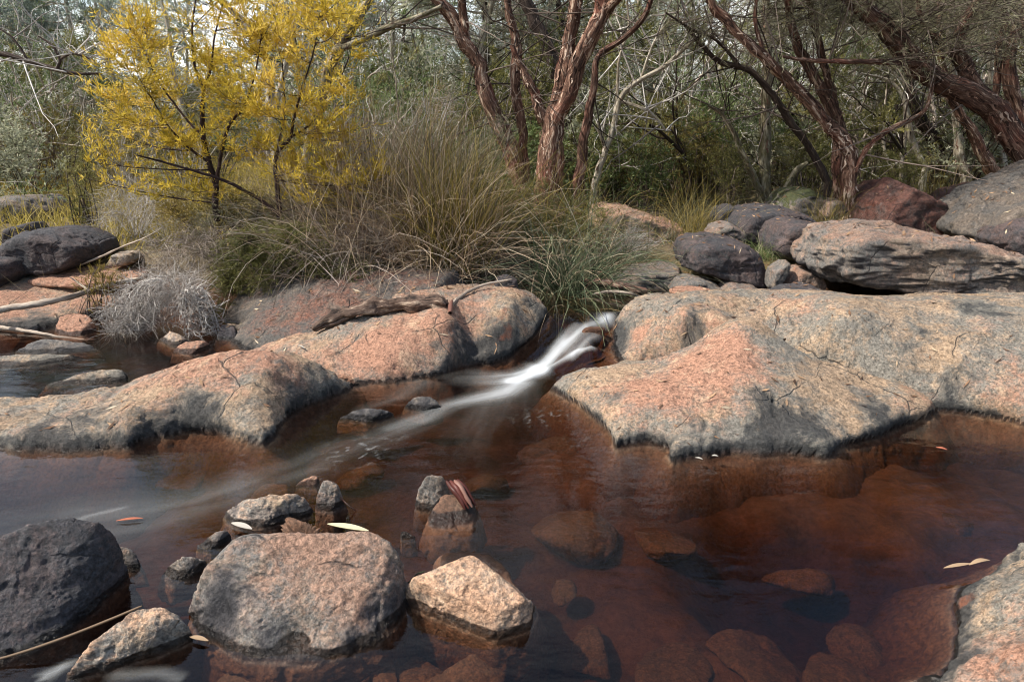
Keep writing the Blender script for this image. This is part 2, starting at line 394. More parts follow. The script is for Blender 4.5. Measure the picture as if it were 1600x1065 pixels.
slab('granite_slab', 'big pinkish granite slab right of the waterfall sloping up to the boulders',
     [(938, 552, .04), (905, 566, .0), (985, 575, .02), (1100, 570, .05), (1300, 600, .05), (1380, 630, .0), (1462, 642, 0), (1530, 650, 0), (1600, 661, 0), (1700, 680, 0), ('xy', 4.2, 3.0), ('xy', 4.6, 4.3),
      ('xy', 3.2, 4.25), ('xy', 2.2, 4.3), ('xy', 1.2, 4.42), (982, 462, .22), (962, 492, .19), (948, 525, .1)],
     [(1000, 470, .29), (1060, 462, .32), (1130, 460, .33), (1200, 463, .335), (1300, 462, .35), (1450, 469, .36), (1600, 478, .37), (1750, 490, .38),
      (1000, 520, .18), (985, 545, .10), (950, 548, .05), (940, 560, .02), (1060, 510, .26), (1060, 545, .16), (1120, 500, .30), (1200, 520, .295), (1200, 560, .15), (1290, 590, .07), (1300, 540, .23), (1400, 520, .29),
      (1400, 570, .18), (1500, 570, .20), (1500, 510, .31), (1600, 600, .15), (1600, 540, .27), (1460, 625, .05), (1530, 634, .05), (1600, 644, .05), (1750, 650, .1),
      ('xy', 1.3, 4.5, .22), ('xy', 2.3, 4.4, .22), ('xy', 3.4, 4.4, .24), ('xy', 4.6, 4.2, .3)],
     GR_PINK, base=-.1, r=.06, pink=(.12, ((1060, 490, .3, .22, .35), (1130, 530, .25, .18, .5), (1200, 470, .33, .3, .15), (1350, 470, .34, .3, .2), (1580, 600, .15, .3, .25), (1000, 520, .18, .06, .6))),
     stain_shade=(.02, ((1085, 505, .28, .09, .55), (1270, 560, .18, .16, .40), (1200, 540, .24, .13, .30), (1440, 520, .29, .07, .7), (1520, 490, .33, .16, .5), (1430, 475, .35, .06, .35), (1420, 560, .2, .1, .35), (1530, 560, .2, .1, .3), (1590, 520, .29, .12, .4), (955, 530, .1, .1, .9), (1480, 632, .02, .12, .4))),  # blobs in the hollow right of the ridge paint its shaded face
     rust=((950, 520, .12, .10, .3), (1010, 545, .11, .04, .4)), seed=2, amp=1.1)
slab('granite_slab', 'pink and grey lobed granite slab in front, between waterfall and right pool',
     [(868, 606, 0), (885, 618, 0), (905, 637, 0), (925, 655, 0), (945, 672, 0), (962, 698, 0), (985, 694, 0), (1012, 690, 0), (1040, 700, 0), (1050, 719, 0), (1100, 711, 0), (1160, 705, 0), (1230, 707, 0), (1282, 712, 0), (1320, 698, 0), (1370, 682, 0), (1410, 666, 0), (1460, 645, 0),
      (1440, 618, .05), (1380, 592, .09), (1300, 570, .14), (1240, 540, .24), (1185, 505, .31), (1150, 500, .32), (1090, 530, .24), (1040, 552, .16), (980, 561, .09), (920, 575, .05), (880, 592, .02)],
     [(880, 603, .03), (915, 600, .07), (945, 640, .06), (970, 675, .055), (1010, 680, .05), (1050, 690, .055), (1110, 690, .06), (1200, 688, .06), (1280, 690, .055), (1370, 665, .055), (1440, 640, .05),
      (1160, 510, .345), (1120, 535, .27), (1075, 550, .20), (1000, 562, .115), (930, 580, .075), (1000, 620, .12), (1060, 600, .16), (1100, 640, .115), (1180, 620, .165), (1180, 560, .25), (1235, 600, .175), (1260, 640, .10), (1330, 610, .11), (1300, 580, .15), (1380, 605, .09), (1200, 660, .085), (1330, 650, .075)],
     GR_PINK, base=-.1, r=.035, pink=(.10, ((1060, 600, .15, .26, .75), (1140, 540, .28, .13, .7), (1000, 610, .12, .14, .4), (1180, 590, .18, .14, .35))),
     stain_shade=(.0, ((960, 620, .09, .13, .40), (1060, 680, .06, .16, .30), (1200, 690, .05, .2, .55), (1260, 670, .06, .14, .6), (1380, 650, .06, .15, .65), (1250, 590, .17, .1, .30), (1190, 640, .12, .1, .25), (1100, 690, .05, .1, .25))),  # the blob at the upper right continues the painted shade beside the ridge
     rust=((1000, 705, 0, .05, .7), (960, 690, 0, .05, .5)), seed=5, amp=1.0, front_rough=1.3)
slab('granite_slab', 'pinkish granite slab with a driftwood log on it, left of the waterfall',
     [(395, 552, 0), (440, 575, -.02), (520, 600, -.02), (562, 599, 0), (600, 596, 0), (650, 590, 0), (685, 584, 0), (715, 572, 0), (760, 566, 0), (800, 561, 0), (845, 552, 0), (866, 530, .04), (872, 508, .1), (862, 480, .2), (838, 458, .25),
      ('xy', .02, 4.55), ('xy', -.5, 4.6), ('xy', -.9, 4.45), (600, 478, .25), (500, 508, .15), (430, 540, .03)],
     [(410, 552, .02), (450, 545, .075), (480, 530, .115), (450, 568, .05), (520, 575, .06), (560, 590, .03), (560, 565, .075), (600, 585, .04), (620, 560, .10), (680, 570, .05), (640, 545, .13), (600, 520, .19), (560, 520, .17), (540, 500, .19),
      (640, 495, .235), (700, 500, .25), (700, 535, .16), (740, 555, .05), (740, 520, .20), (760, 545, .08), (800, 548, .05), (800, 525, .13), (840, 535, .06), (860, 505, .15), (800, 490, .25), (820, 462, .285), (760, 460, .30), (700, 462, .30), (660, 470, .29), (850, 480, .21), (720, 453, .305), ('xy', -.3, 4.55, .29)],
     GR_PINK, base=-.1, r=.045, pink=(.42, ((640, 500, .23, .25, .3), (760, 470, .29, .2, .2), (600, 560, .1, .2, .3), (720, 510, .22, .1, .3))),
     stain_shade=(.0, ((790, 535, .1, .12, .75), (740, 552, .06, .12, .8), (690, 560, .07, .08, .4), (850, 500, .16, .1, .45), (830, 480, .23, .1, .3), (470, 545, .08, .13, .45), (560, 535, .13, .06, .3), (620, 535, .15, .06, .25))),
     rust=((790, 520, .14, .09, .6), (730, 500, .24, .08, .5), (850, 470, .22, .05, .5)), seed=8, amp=1.0, front_rough=1.5)
slab('granite_slab', 'smooth dark sloping slab with reddish upper edge below the left bushes',
     [(362, 530, 0), (372, 545, 0), (402, 556, 0), (460, 560, .02), (560, 520, .12), (680, 480, .25), ('xy', -.3, 4.7), ('xy', -.4, 5.0), ('xy', -2.0, 5.1), ('xy', -2.0, 4.6), (380, 500, .08), (352, 515, 0)],
     [(372, 530, .015), (400, 520, .065), (400, 545, .02), (440, 540, .05), (440, 500, .13), (500, 500, .15), (520, 470, .235), (600, 470, .245), (470, 460, .25), (540, 452, .29), (640, 455, .30), (480, 520, .10), ('xy', -1.6, 4.9, .33), ('xy', -.6, 4.9, .34), ('xy', -1.1, 5.0, .36)],
     GR_SLATE, base=-.1, r=.05, pink=(.15, ((560, 455, .29, .35, .6), (420, 480, .2, .2, .4))), stain_shade=(.08, ((450, 520, .1, .2, .2),)), rust=((560, 452, .3, .3, .3),), seed=11, amp=.7)
slab('granite_slab', 'long low grey and pink granite tongue separating the left pool from the stream',
     [(-260, 700, 0), (-100, 692, 0), (0, 694, 0), (50, 697, 0), (110, 696, 0), (170, 693, 0), (198, 697, 0), (232, 682, 0), (280, 676, 0), (330, 676, 0), (370, 684, 0), (412, 692, 0), (424, 680, 0), (446, 648, 0), (480, 628, 0), (520, 612, 0), (562, 599, 0),
      (530, 590, .06), (450, 562, .10), (410, 552, .1), ('xy', -1.27, 3.52), ('xy', -1.6, 3.42), ('xy', -1.9, 3.25), ('xy', -2.2, 3.16), ('xy', -2.6, 3.08), ('xy', -3.6, 3.05)],
     [(-260, 655, .05), (-100, 652, .055), (0, 648, .055), (60, 645, .06), (110, 641, .07), (190, 626, .095), (250, 596, .15), (320, 566, .21), (375, 551, .24), (440, 570, .20), (500, 588, .12), (548, 597, .035),
      (0, 675, .05), (100, 672, .06), (200, 655, .085), (200, 680, .045), (300, 620, .13), (300, 655, .07), (370, 600, .165), (380, 640, .10), (400, 672, .05), (430, 620, .11), (470, 605, .10), (440, 640, .05), ('xy', -1.3, 3.40, .16), ('xy', -1.75, 3.3, .10), ('xy', -2.3, 3.05, .04)],
     GR_PINK, base=-.1, r=.04, pink=(.12, ((370, 570, .2, .2, .75), (430, 570, .2, .12, .45), (200, 635, .09, .3, .2), (300, 600, .15, .2, .25))),
     stain_shade=(.0, ((60, 685, .04, .2, .55), (200, 680, .04, .2, .4), (330, 640, .09, .1, .5), (300, 650, .07, .12, .35), (420, 600, .14, .06, .2), (470, 610, .09, .12, .45), (520, 598, .07, .1, .4), (-100, 680, .04, .3, .5), (400, 665, .06, .07, .2))),
     seed=14, amp=1.1, front_rough=1.5)
slab('granite_slab', 'coarse speckled granite slab in the near corner beside the right pool',
     [(1700, 825, 0), (1600, 848, .03), (1588, 852, .02), (1545, 890, 0), (1492, 912, 0), (1500, 935, 0), (1512, 962, 0), (1505, 985, 0), (1480, 1020, 0), (1440, 1062, 0), (1400, 1110, 0), (1500, 1250, 0), (1900, 1200, 0), (1900, 900, 0)],
     [(1600, 858, .065), (1560, 892, .05), (1510, 925, .045), (1540, 950, .07), (1540, 1000, .07), (1500, 1050, .05), (1600, 930, .13), (1600, 1000, .14), (1560, 1060, .10), (1650, 1060, .16), (1800, 950, .22), (1700, 860, .12), (1800, 1150, .16)],
     GR_PINK, base=-.15, r=.05, step=.008, pink=(.10, ((1590, 1000, .13, .12, .6), (1560, 1050, .1, .1, .5))), stain_shade=(.20, ((1540, 920, .06, .06, .2),)), rust=((1500, 950, 0, .05, .6),), seed=17, amp=.9, cat='rock slab')
slab('granite_slab', 'flat pale pink granite slab on the far side of the left pool',
     [(-400, 560, 0), (-200, 530, 0), (0, 512, 0), (60, 515, 0), (110, 500, 0), (165, 486, .02), (215, 470, .05), (330, 440, .12), ('xy', -2.0, 5.6), ('xy', -3.0, 5.9), ('xy', -6.0, 5.9), ('xy', -6.0, 4.6)],
     [(-300, 520, .05), (0, 498, .05), (100, 490, .05), (160, 475, .07), (0, 470, .12), (100, 455, .14), (200, 445, .15), (0, 445, .19), (200, 425, .20), (300, 415, .22), (100, 430, .20), ('xy', -3.5, 5.6, .25), ('xy', -5, 5.5, .25), ('xy', -2.4, 5.4, .25)],
     GR_PINK, base=-.1, r=.07, pink=(.45, ((60, 470, .12, .4, .3),)), stain_shade=(.08, ((30, 500, .05, .2, .5),)), seed=21, step=.016, amp=.9)

# ================================================================== boulders: rounded hulls of surveyed corners
def icos(sub):
    bm = bmesh.new(); bmesh.ops.create_icosphere(bm, subdivisions=sub, radius=1)
    v = np.array([x.co[:] for x in bm.verts]); f = np.array([[x.index for x in fc.verts] for fc in bm.faces]); bm.free()
    return v, f
_ICO = {}
def hull_planes(p):
    bm = bmesh.new()
    for c in p: bm.verts.new(c)
    bmesh.ops.convex_hull(bm, input=bm.verts); bm.normal_update()
    r = np.array([list(f.normal) + [f.normal.dot(f.verts[0].co)] for f in bm.faces if f.calc_area() > 1e-7]); bm.free()
    return r
def boulder(name, label, pts, mat, sub=6, sharp=14, amp=1.0, pink=.4, stain_shade=.15, rust=0., moss=0., wetz=None, chips=9, seed=1, cat='rock', group=None, layer=0.0, topwarm=0.0, puff=.06, dents=(), under=0.0, chipr=.80, sb=(), pb=()):
    pts = np.asarray(pts, dtype=float)
    pl = hull_planes(pts); c = .5 * (pts.min(0) + pts.max(0)); ext = .5 * (pts.max(0) - pts.min(0)); size = float(ext.mean())
    if (pl[:, 3] - pl[:, :3] @ c).min() < .01 * size: c = pts.mean(0)
    h = np.maximum(pl[:, 3] - pl[:, :3] @ c, .02 * size); nrm = pl[:, :3]
    rg = np.random.default_rng(seed)
    if chips:                                    # a few broken-off corners
        cn = unit(rg.normal(size=(chips, 3))); sup = ((pts - c) @ cn.T).max(0)
        nrm = np.r_[nrm, cn]; h = np.r_[h, sup * rg.uniform(chipr, .96, chips)]
    if sub not in _ICO: _ICO[sub] = icos(sub)
    sv, sf = _ICO[sub]
    d = unit(sv * ext)
    R = (np.maximum(d @ nrm.T, 0) / h)
    mx = R.max(1) + 1e-9
    r = 1 / (mx * ((R / mx[:, None]) ** sharp).sum(1) ** (1 / sharp))
    r *= 1.0 + .6 / sharp
    v = c + d * r[:, None]
    n = vnormals(v, sf)
    s = max(size, .02)
    disp = s * (puff * fbm(v, .8 / s, 4, seed=seed) + .045 * fbm(v, 3.6 / s, 4, .6, seed=seed + 1) + .03 * sstep(-.03, .03, fbm(v, 1.6 / s, 5, seed=seed + 7)) - .05 * sstep(.8, .97, ridged(v, .9 / s, 3, seed=seed + 6))) + .5 * min(s, .15) * .06 * fbm(v, 40, 3, .6, seed=seed + 2)
    if layer: disp += s * layer * (ridged(v * np.array([.35, .6, 1.8]), 1.6 / s, 4, seed=seed + 3) - .6)
    for (du, dv, dz, dr, dd) in dents: disp -= dd / amp * np.exp(-((v - G(du, dv, dz)) ** 2).sum(1) / dr ** 2)
    v = v + n * (disp * amp)[:, None]
    n = vnormals(v, sf)
    wet = np.zeros(len(v)) if wetz is None else 1 - sstep(.004, .03, v[:, 2] - wetz + .012 * fbm(v, 14, 3, seed=seed))
    at = {'pink': pink + topwarm * sstep(.3, .8, n[:, 2]) + .3 * fbm(v, 2.2 / s, 3, seed=seed + 4), 'stain_shade': stain_shade + .45 * fbm(v, 1.3 / s, 3, seed=seed + 5) - topwarm * .3 * sstep(.3, .8, n[:, 2]) + under * (1 - sstep(-.5, .25, n[:, 2])),  # under darkens downward faces: painted underside shade along with black staining
          'rust': np.full(len(v), rust), 'moss': moss * sstep(-.1, .7, n[:, 2]), 'wet': wet, 'sunk': np.zeros(len(v)) if wetz is None else 1 - sstep(-.03, .0, v[:, 2] - wetz + .01 * fbm(v, 14, 3, seed=seed))}
    at['wet'] = at['wet'] * (1 - at['sunk'])
    at['stain_shade'] = at['stain_shade'] + (0 if wetz is None else .3 * (1 - sstep(.02, .07, v[:, 2] - wetz)))
    for key, bl in (('stain_shade', sb), ('pink', pb)):
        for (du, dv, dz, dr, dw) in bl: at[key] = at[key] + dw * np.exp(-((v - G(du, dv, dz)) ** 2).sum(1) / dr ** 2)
    org = np.array([c[0], c[1], v[:, 2].min()])
    o = link(name, make_mesh(name, v - org, sf, at), mat, None, org)
    return tag(o, label, cat, group)
def on_water(pts, deep=.2, flare=1.06, z=None):
    flare = flare + (.32 if z is None else 0)
    deep = deep * .8      # stone whose foot goes on under the water
    p = np.array([G(*q) for q in pts]); c = p.mean(0)
    b = p.copy(); b[:, :2] = c[:2] + (p[:, :2] - c[:2]) * flare; b[:, 2] = -deep if z is None else z
    return np.r_[p, b]
def standing(sil, Y, thick, front=.82, foot=None, back=.85):  # silhouette at the distance Y, with body before and behind it
    p = np.array([P(u, v, Y) for u, v in sil]); c = p.mean(0)
    f = c + (p - c) * front + np.array([0, -.5 * thick, 0]); b = c + (p - c) * back + np.array([0, .5 * thick, 0])
    return np.r_[p, f, b]

# ---- stones in the stream, near the camera
boulder('boulder', 'large blackish boulder at the near left, tilted and half out of the water',
        on_water([(-80, 870, .2), (0, 838, .21), (40, 815, .23), (90, 803, .24), (150, 806, .215), (180, 838, .14), (174, 885, .06), (150, 930, .015), (100, 985, 0), (40, 1015, 0), (-30, 1040, 0), (-110, 980, .08)], .25, .94),
        GR_DARK, sub=7, sharp=40, chips=8, chipr=.88, pink=.25, stain_shade=.15, rust=.12, wetz=0, seed=31, layer=.05, amp=.75)
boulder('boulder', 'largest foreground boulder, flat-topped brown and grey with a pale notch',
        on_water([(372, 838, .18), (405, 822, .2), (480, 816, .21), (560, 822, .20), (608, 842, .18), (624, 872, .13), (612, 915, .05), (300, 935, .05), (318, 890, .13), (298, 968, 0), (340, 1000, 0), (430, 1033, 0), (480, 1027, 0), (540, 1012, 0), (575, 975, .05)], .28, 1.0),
        GR_GREY, sub=7, sharp=45, pink=.28, stain_shade=.02, sb=((345, 930, .08, .10, .75), (430, 985, .05, .08, .5), (605, 930, .06, .07, .8), (470, 920, .14, .06, .5), (540, 1000, .03, .06, .4)), pb=((530, 850, .19, .16, .45), (430, 850, .18, .10, .3), (560, 940, .1, .1, .25)), dents=((455, 990, .05, .055, .05), (465, 925, .15, .045, .028), (345, 960, .06, .05, .02), (585, 960, .06, .05, .02)), wetz=0, seed=33, chips=6, amp=.8, topwarm=.1, puff=.03)  # the dark blob on the right edge paints the boulder's shaded, wet side
boulder('boulder', 'wedge-shaped golden stone with a bright sunlit face beside the largest boulder',
        on_water([(738, 864, .145), (645, 903, .085), (634, 922, .03), (650, 945, 0), (768, 990, 0), (800, 976, .015), (820, 938, .075), (838, 945, 0), (782, 956, .06), (715, 934, .075)], .25, 1.05),
        GR_GOLD, sub=7, sharp=70, pink=.75, stain_shade=-.10, wetz=0, seed=36, chips=2, amp=.6, puff=.02)
boulder('boulder', 'flat cream-topped stone with dark sides at the near left below the blackish boulder',
        on_water([(215, 951, .09), (270, 947, .09), (297, 955, .08), (294, 985, .02), (255, 1012, 0), (180, 1038, 0), (95, 1060, 0), (88, 1064, 0), (140, 1003, .065), (190, 965, .085)], .2, .95),
        GR_GOLD, sub=7, sharp=50, pink=.3, stain_shade=.25, wetz=0, seed=38, topwarm=.3)
boulder('boulder', 'rugged cream and grey stone just behind the largest boulder',
        on_water([(352, 797, .01), (375, 785, .05), (420, 772, .09), (458, 768, .09), (490, 778, .05), (470, 803, 0), (410, 821, 0), (365, 818, 0)], .15, 1.0),
        GR_GOLD, sub=6, sharp=24, pink=.2, stain_shade=.35, wetz=0, seed=41, topwarm=.35, layer=.06)
boulder('boulder', 'upright wet grey-brown stone standing in the stream behind the largest boulder',
        on_water([(500, 746, .125), (515, 742, .14), (528, 752, .12), (538, 775, .06), (545, 797, 0), (520, 807, 0), (496, 804, 0), (492, 770, .08)], .15, 1.0),
        GR_GREY, sub=5, sharp=12, pink=.4, stain_shade=.2, rust=.4, wetz=.03, seed=43)
boulder('boulder', 'pale grey stone midstream holding a red bark chunk',
        on_water([(650, 768, .05), (658, 744, .12), (676, 738, .135), (694, 744, .12), (706, 762, .07), (704, 792, 0), (680, 798, 0), (655, 792, 0)], .15, 1.05),
        GR_GREY, sub=5, sharp=12, pink=.3, stain_shade=0, wetz=0, seed=45)
boulder('boulder', 'low wet brown stone touching the pale stone with the bark chunk',
        on_water([(690, 766, .08), (715, 764, .08), (738, 778, .055), (752, 802, .005), (738, 832, -.01), (680, 836, -.005), (662, 815, .01)], .15, 1.05),
        GR_SUNK, sub=5, sharp=10, pink=.6, stain_shade=.05, rust=.3, wetz=.02, seed=47)
boulder('boulder', 'rounded wet brown stone directly behind the golden wedge stone',
        on_water([(676, 856, .03), (720, 847, .05), (768, 855, .04), (800, 900, .005), (838, 945, -.01), (690, 880, .03)], .2, 1.0),
        GR_SUNK, sub=5, sharp=10, pink=.6, stain_shade=.05, rust=.4, wetz=.03, seed=49)
small = [('small brown stone at the edge of the blackish boulder', [(176, 856, .06), (202, 851, .06), (217, 868, .03), (224, 886, 0), (195, 887, 0), (172, 882, 0)], GR_GREY, .5, .3),
         ('small grey stone with pale top between the blackish and largest boulders', [(262, 880, .03), (285, 868, .055), (315, 870, .04), (322, 876, 0), (300, 897, 0), (270, 907, 0), (250, 898, 0)], GR_GREY, .3, .1),
         ('thin sharp-edged brown stone at the upper left of the largest boulder', [(355, 825, .035), (360, 836, .01), (330, 857, 0), (308, 853, 0), (335, 832, .03)], GR_GREY, .5, .25),
         ('tiny pink triangular stone beside the upright wet stone', [(497, 741, .03), (494, 758, 0), (462, 757, 0), (478, 747, .015)], GR_PINK, .8, -.2),
         ('small brown stone peeking out behind the largest boulder', [(440, 806, .09), (452, 803, .10), (510, 822, .08), (480, 830, .05), (436, 822, .05)], GR_SUNK, .6, .1),
         ('tiny grey pebble between the pale stone and the largest boulder', [(626, 831, .01), (636, 828, .02), (648, 834, .01), (640, 839, 0), (628, 838, 0)], GR_GREY, .3, .2),
         ('small mossy dark stone below the foam', [(632, 634, 0), (648, 620, .05), (672, 618, .05), (686, 630, .02), (662, 641, 0)], GR_GREY, .2, .45),
         ('flat dark stone washed over by the current left of the foam', [(532, 652, 0), (558, 637, .035), (600, 640, .035), (614, 646, 0), (572, 657, 0)], GR_GREY, .2, .5),
         ('ragged grey rock sheet in the left pool', [(72, 600, 0), (110, 590, .015), (168, 574, .05), (196, 577, .045), (202, 592, 0), (140, 598, 0)], GR_PINK, .3, .2),
         ('tiny wet pebble below the ragged rock sheet in the left pool', [(145, 604, 0), (158, 599, .012), (174, 602, .008), (172, 607, 0)], GR_GREY, .2, .5),
         ('long pale rock shelf entering the left pool from the picture edge', [(-60, 556, .03), (0, 553, .04), (80, 553, .035), (138, 556, 0), (60, 568, 0), (0, 577, 0), (-60, 580, 0)], GR_PINK, .2, -.05),
         ('grey slanted rock in the left pool below the orange stone', [(25, 548, .0), (60, 528, .06), (130, 536, .02), (150, 545, 0), (60, 553, 0)], GR_GREY, .1, .35),
         ('rounded orange stone by the dead brush', [(88, 507, .03), (94, 492, .09), (125, 489, .10), (148, 495, .08), (152, 514, .0), (120, 524, 0), (92, 521, 0)], GR_PINK, .9, -.1),
         ('yellowish stone at the foot of the dead brush', [(248, 530, 0), (265, 515, .06), (285, 526, .03), (296, 533, 0), (270, 540, 0)], GR_GOLD, .5, .1),
         ('low pink rounded stone in front of the dead brush', [(272, 548, 0), (285, 535, .04), (320, 530, .05), (332, 540, 0), (300, 553, 0)], GR_PINK, .8, 0),
         ('dark wet stump-like rock at the right foot of the dead brush', [(338, 528, 0), (345, 510, .07), (362, 503, .09), (368, 515, .06), (362, 530, 0)], GR_DARK, .1, .3)]
for i, (lb, pp, mt, pk, stn) in enumerate(small):
    boulder('stone', lb, on_water(pp, .1, 1.02), mt, sub=5, sharp=36, pink=pk, stain_shade=stn, wetz=0 if i != 4 else None, seed=60 + i, rust=.25 if mt is GR_SUNK else .1, cat='stone', layer=.04)
boulder('stone', 'dark wet stone splitting the white water of the small waterfall', np.r_[[P(u, v, 3.85) for u, v in ((908, 518), (918, 509), (938, 508), (948, 513), (942, 530), (918, 532))], [P(u, v, 4.0) for u, v in ((912, 516), (942, 514), (930, 545))]],
        GR_DARK, sub=5, sharp=9, pink=.2, stain_shade=.1, wetz=.5, seed=77, cat='stone')

# ---- boulders behind the slabs on the right
BK = [('boulder', 'massive long brown boulder overhanging a dark gap on the right', [(1245, 385), (1262, 358), (1300, 350), (1380, 352), (1450, 363), (1530, 381), (1600, 406), (1700, 445), (1700, 478), (1600, 464), (1480, 452), (1350, 440), (1280, 428), (1248, 410)], 4.6, .9, GR_GREY, .35, .25, 7, 22, .2, .45),
      ('boulder', 'dark grey overhanging boulder between the sedge and the massive long boulder', [(1056, 398), (1064, 375), (1100, 367), (1150, 373), (1183, 395), (1195, 425), (1188, 446), (1150, 438), (1110, 418), (1062, 415)], 5.0, .7, GR_DARK, .4, -.1, 6, 10, .1, .2),
      ('boulder', 'two-lobed grey boulder leaning against the left end of the massive boulder', [(1192, 378), (1208, 348), (1238, 339), (1265, 345), (1290, 352), (1275, 395), (1240, 408), (1200, 398)], 5.3, .6, GR_DARK, .5, -.2, 6, 9, .1, .2),
      ('boulder', 'broad dark boulder below the moss-covered rock', [(1128, 352), (1148, 327), (1200, 320), (1240, 326), (1268, 345), (1250, 380), (1150, 385)], 5.9, .8, GR_DARK, .2, -.15, 6, 12, .05, .1),
      ('boulder', 'pyramid-shaped red boulder in front of the paperbark trees', [(1333, 345), (1345, 312), (1386, 278), (1422, 297), (1487, 336), (1490, 372), (1400, 376), (1335, 370)], 6.0, .9, GR_RED, .6, .15, 6, 60, .3, .1),
      ('boulder', 'huge sloping grey boulder at the right edge', [(1468, 365), (1500, 322), (1560, 287), (1610, 264), (1720, 225), (1760, 420), (1620, 425), (1540, 395)], 5.4, 1.0, GR_SLATE, .1, .1, 7, 14, .05, .3),
      ('boulder', 'dark boulder wedged between the massive and the huge sloping boulders', [(1538, 372), (1560, 347), (1620, 330), (1690, 345), (1690, 420), (1600, 415), (1550, 395)], 4.95, .5, GR_DARK, .5, -.1, 6, 12, .1, .2),
      ('boulder', 'thin upright rock slice in the gap left of the massive boulder', [(1198, 448), (1204, 420), (1226, 405), (1233, 410), (1217, 440), (1208, 455)], 4.62, .2, GR_GREY, .3, .1, 5, 16, .1, .1),
      ('boulder', 'brown and orange stone tucked under the left end of the massive boulder', [(1212, 452), (1240, 414), (1275, 420), (1290, 440), (1285, 460), (1215, 466)], 4.7, .3, GR_GREY, .7, .1, 5, 12, .4, .1),
      ('boulder', 'blue-black fractured stone on the slab crest under the massive boulder', [(1185, 466), (1225, 448), (1268, 444), (1296, 462), (1280, 476), (1200, 478)], 4.32, .25, GR_DARK, .0, .1, 5, 20, 0, .1),
      ('boulder', 'rounded dark stone under the overhanging grey boulder', [(1042, 450), (1058, 434), (1088, 430), (1122, 444), (1134, 458), (1120, 470), (1050, 470)], 4.75, .35, GR_GREY, .3, .25, 5, 10, .1, .1),
      ('boulder', 'pale salmon flat stone lying at the slab crest by the stream', [(1045, 458), (1052, 451), (1100, 450), (1122, 457), (1112, 467), (1060, 470)], 4.42, .2, GR_PINK, 1.0, -.4, 5, 12, 0, .1),
      ('boulder', 'moss-covered rock at the foot of the paperbark trees', [(1204, 325), (1224, 299), (1254, 290), (1284, 308), (1294, 345), (1210, 350)], 6.6, .7, GR_GREY, .2, .2, 5, 10, .05, .1),
      ('boulder', 'small brown rock between moss-covered rock and red trunk', [(1274, 335), (1285, 312), (1305, 308), (1318, 330), (1310, 350), (1278, 350)], 6.3, .4, GR_GREY, .6, .1, 5, 10, .1, .1),
      ('boulder', 'flat tan rock shelf behind the green sedge', [(912, 345), (925, 321), (965, 320), (1015, 335), (1065, 352), (1072, 372), (1000, 385), (930, 375)], 6.4, .9, GR_PINK, .45, .1, 6, 14, .1, .2),
      ('boulder', 'low dark flat rock beside the water above the waterfall', [(945, 445), (985, 420), (1060, 413), (1068, 437), (1022, 450), (960, 455)], 5.05, .5, GR_GREY, .4, .3, 5, 12, .2, .1),
      ('boulder', 'reddish brown rock behind the huge sloping boulder', [(1465, 325), (1488, 300), (1545, 284), (1580, 300), (1540, 345), (1480, 350)], 6.5, .7, GR_RED, .4, .2, 5, 12, .1, .1),
      ('boulder', 'small dark stone wedged left of the broad dark boulder', [(1112, 340), (1118, 325), (1140, 318), (1155, 330), (1150, 350), (1115, 352)], 6.1, .35, GR_DARK, .1, 0, 5, 10, 0, .1),
      ('boulder', 'small rounded grey stone with a leafy tuft behind the overhanging boulder', [(1100, 372), (1110, 352), (1135, 345), (1160, 360), (1160, 385), (1105, 385)], 5.6, .4, GR_GREY, .5, .3, 5, 10, .1, .1),
      ('boulder', 'shadowed rock in the gap below the massive long boulder', [(1290, 470), (1300, 440), (1400, 432), (1520, 440), (1640, 455), (1700, 480), (1500, 490), (1350, 485)], 4.95, .5, GR_DARK, .5, .1, 5, 10, .3, .1),
      ('boulder', 'brown rock resting low behind the salmon flat stone', [(1118, 455), (1135, 440), (1170, 442), (1192, 455), (1185, 470), (1125, 470)], 4.7, .3, GR_GREY, .5, .3, 5, 10, .2, .1),
      ('boulder', 'smooth black boulder on the left bank above the flat pink slab', [(22, 380), (44, 359), (95, 354), (140, 365), (163, 382), (158, 405), (120, 422), (60, 424), (30, 408)], 5.4, .7, GR_DARK, -.1, .1, 6, 9, 0, .0),
      ('boulder', 'pale lichen-grey boulder among grass at the left edge', [(-60, 330), (0, 307), (60, 305), (90, 322), (104, 350), (40, 360), (-60, 360)], 7.6, 1.0, GR_GREY, .3, -.05, 6, 10, 0, .1),
      ('boulder', 'low dark boulder at the left edge in front of the smooth black one', [(-70, 420), (-40, 402), (0, 397), (35, 402), (46, 425), (30, 445), (-60, 450)], 5.1, .5, GR_DARK, 0, .0, 5, 10, 0, .1),
      ('boulder', 'small dark rock behind the smooth black boulder', [(20, 372), (25, 352), (50, 347), (62, 362), (60, 385), (24, 385)], 6.0, .4, GR_DARK, .1, .1, 5, 10, 0, .1),
      ('boulder', 'small dark stone in the yellow grass right of the smooth black boulder', [(152, 395), (158, 376), (170, 372), (178, 388), (172, 402), (155, 402)], 5.5, .25, GR_DARK, .1, .1, 5, 10, 0, .1),
      ('boulder', 'pale cream stone at the edge of the yellow grass', [(176, 408), (185, 394), (208, 393), (218, 404), (205, 414), (180, 415)], 5.3, .25, GR_GOLD, .3, -.3, 5, 10, 0, .1),
      ('boulder', 'dark angular stone on the slab beside the sedge roots', [(770, 452), (776, 433), (792, 429), (808, 436), (810, 455), (796, 463), (772, 462)], 4.36, .14, GR_DARK, .4, 0, 5, 26, .1, .05)]
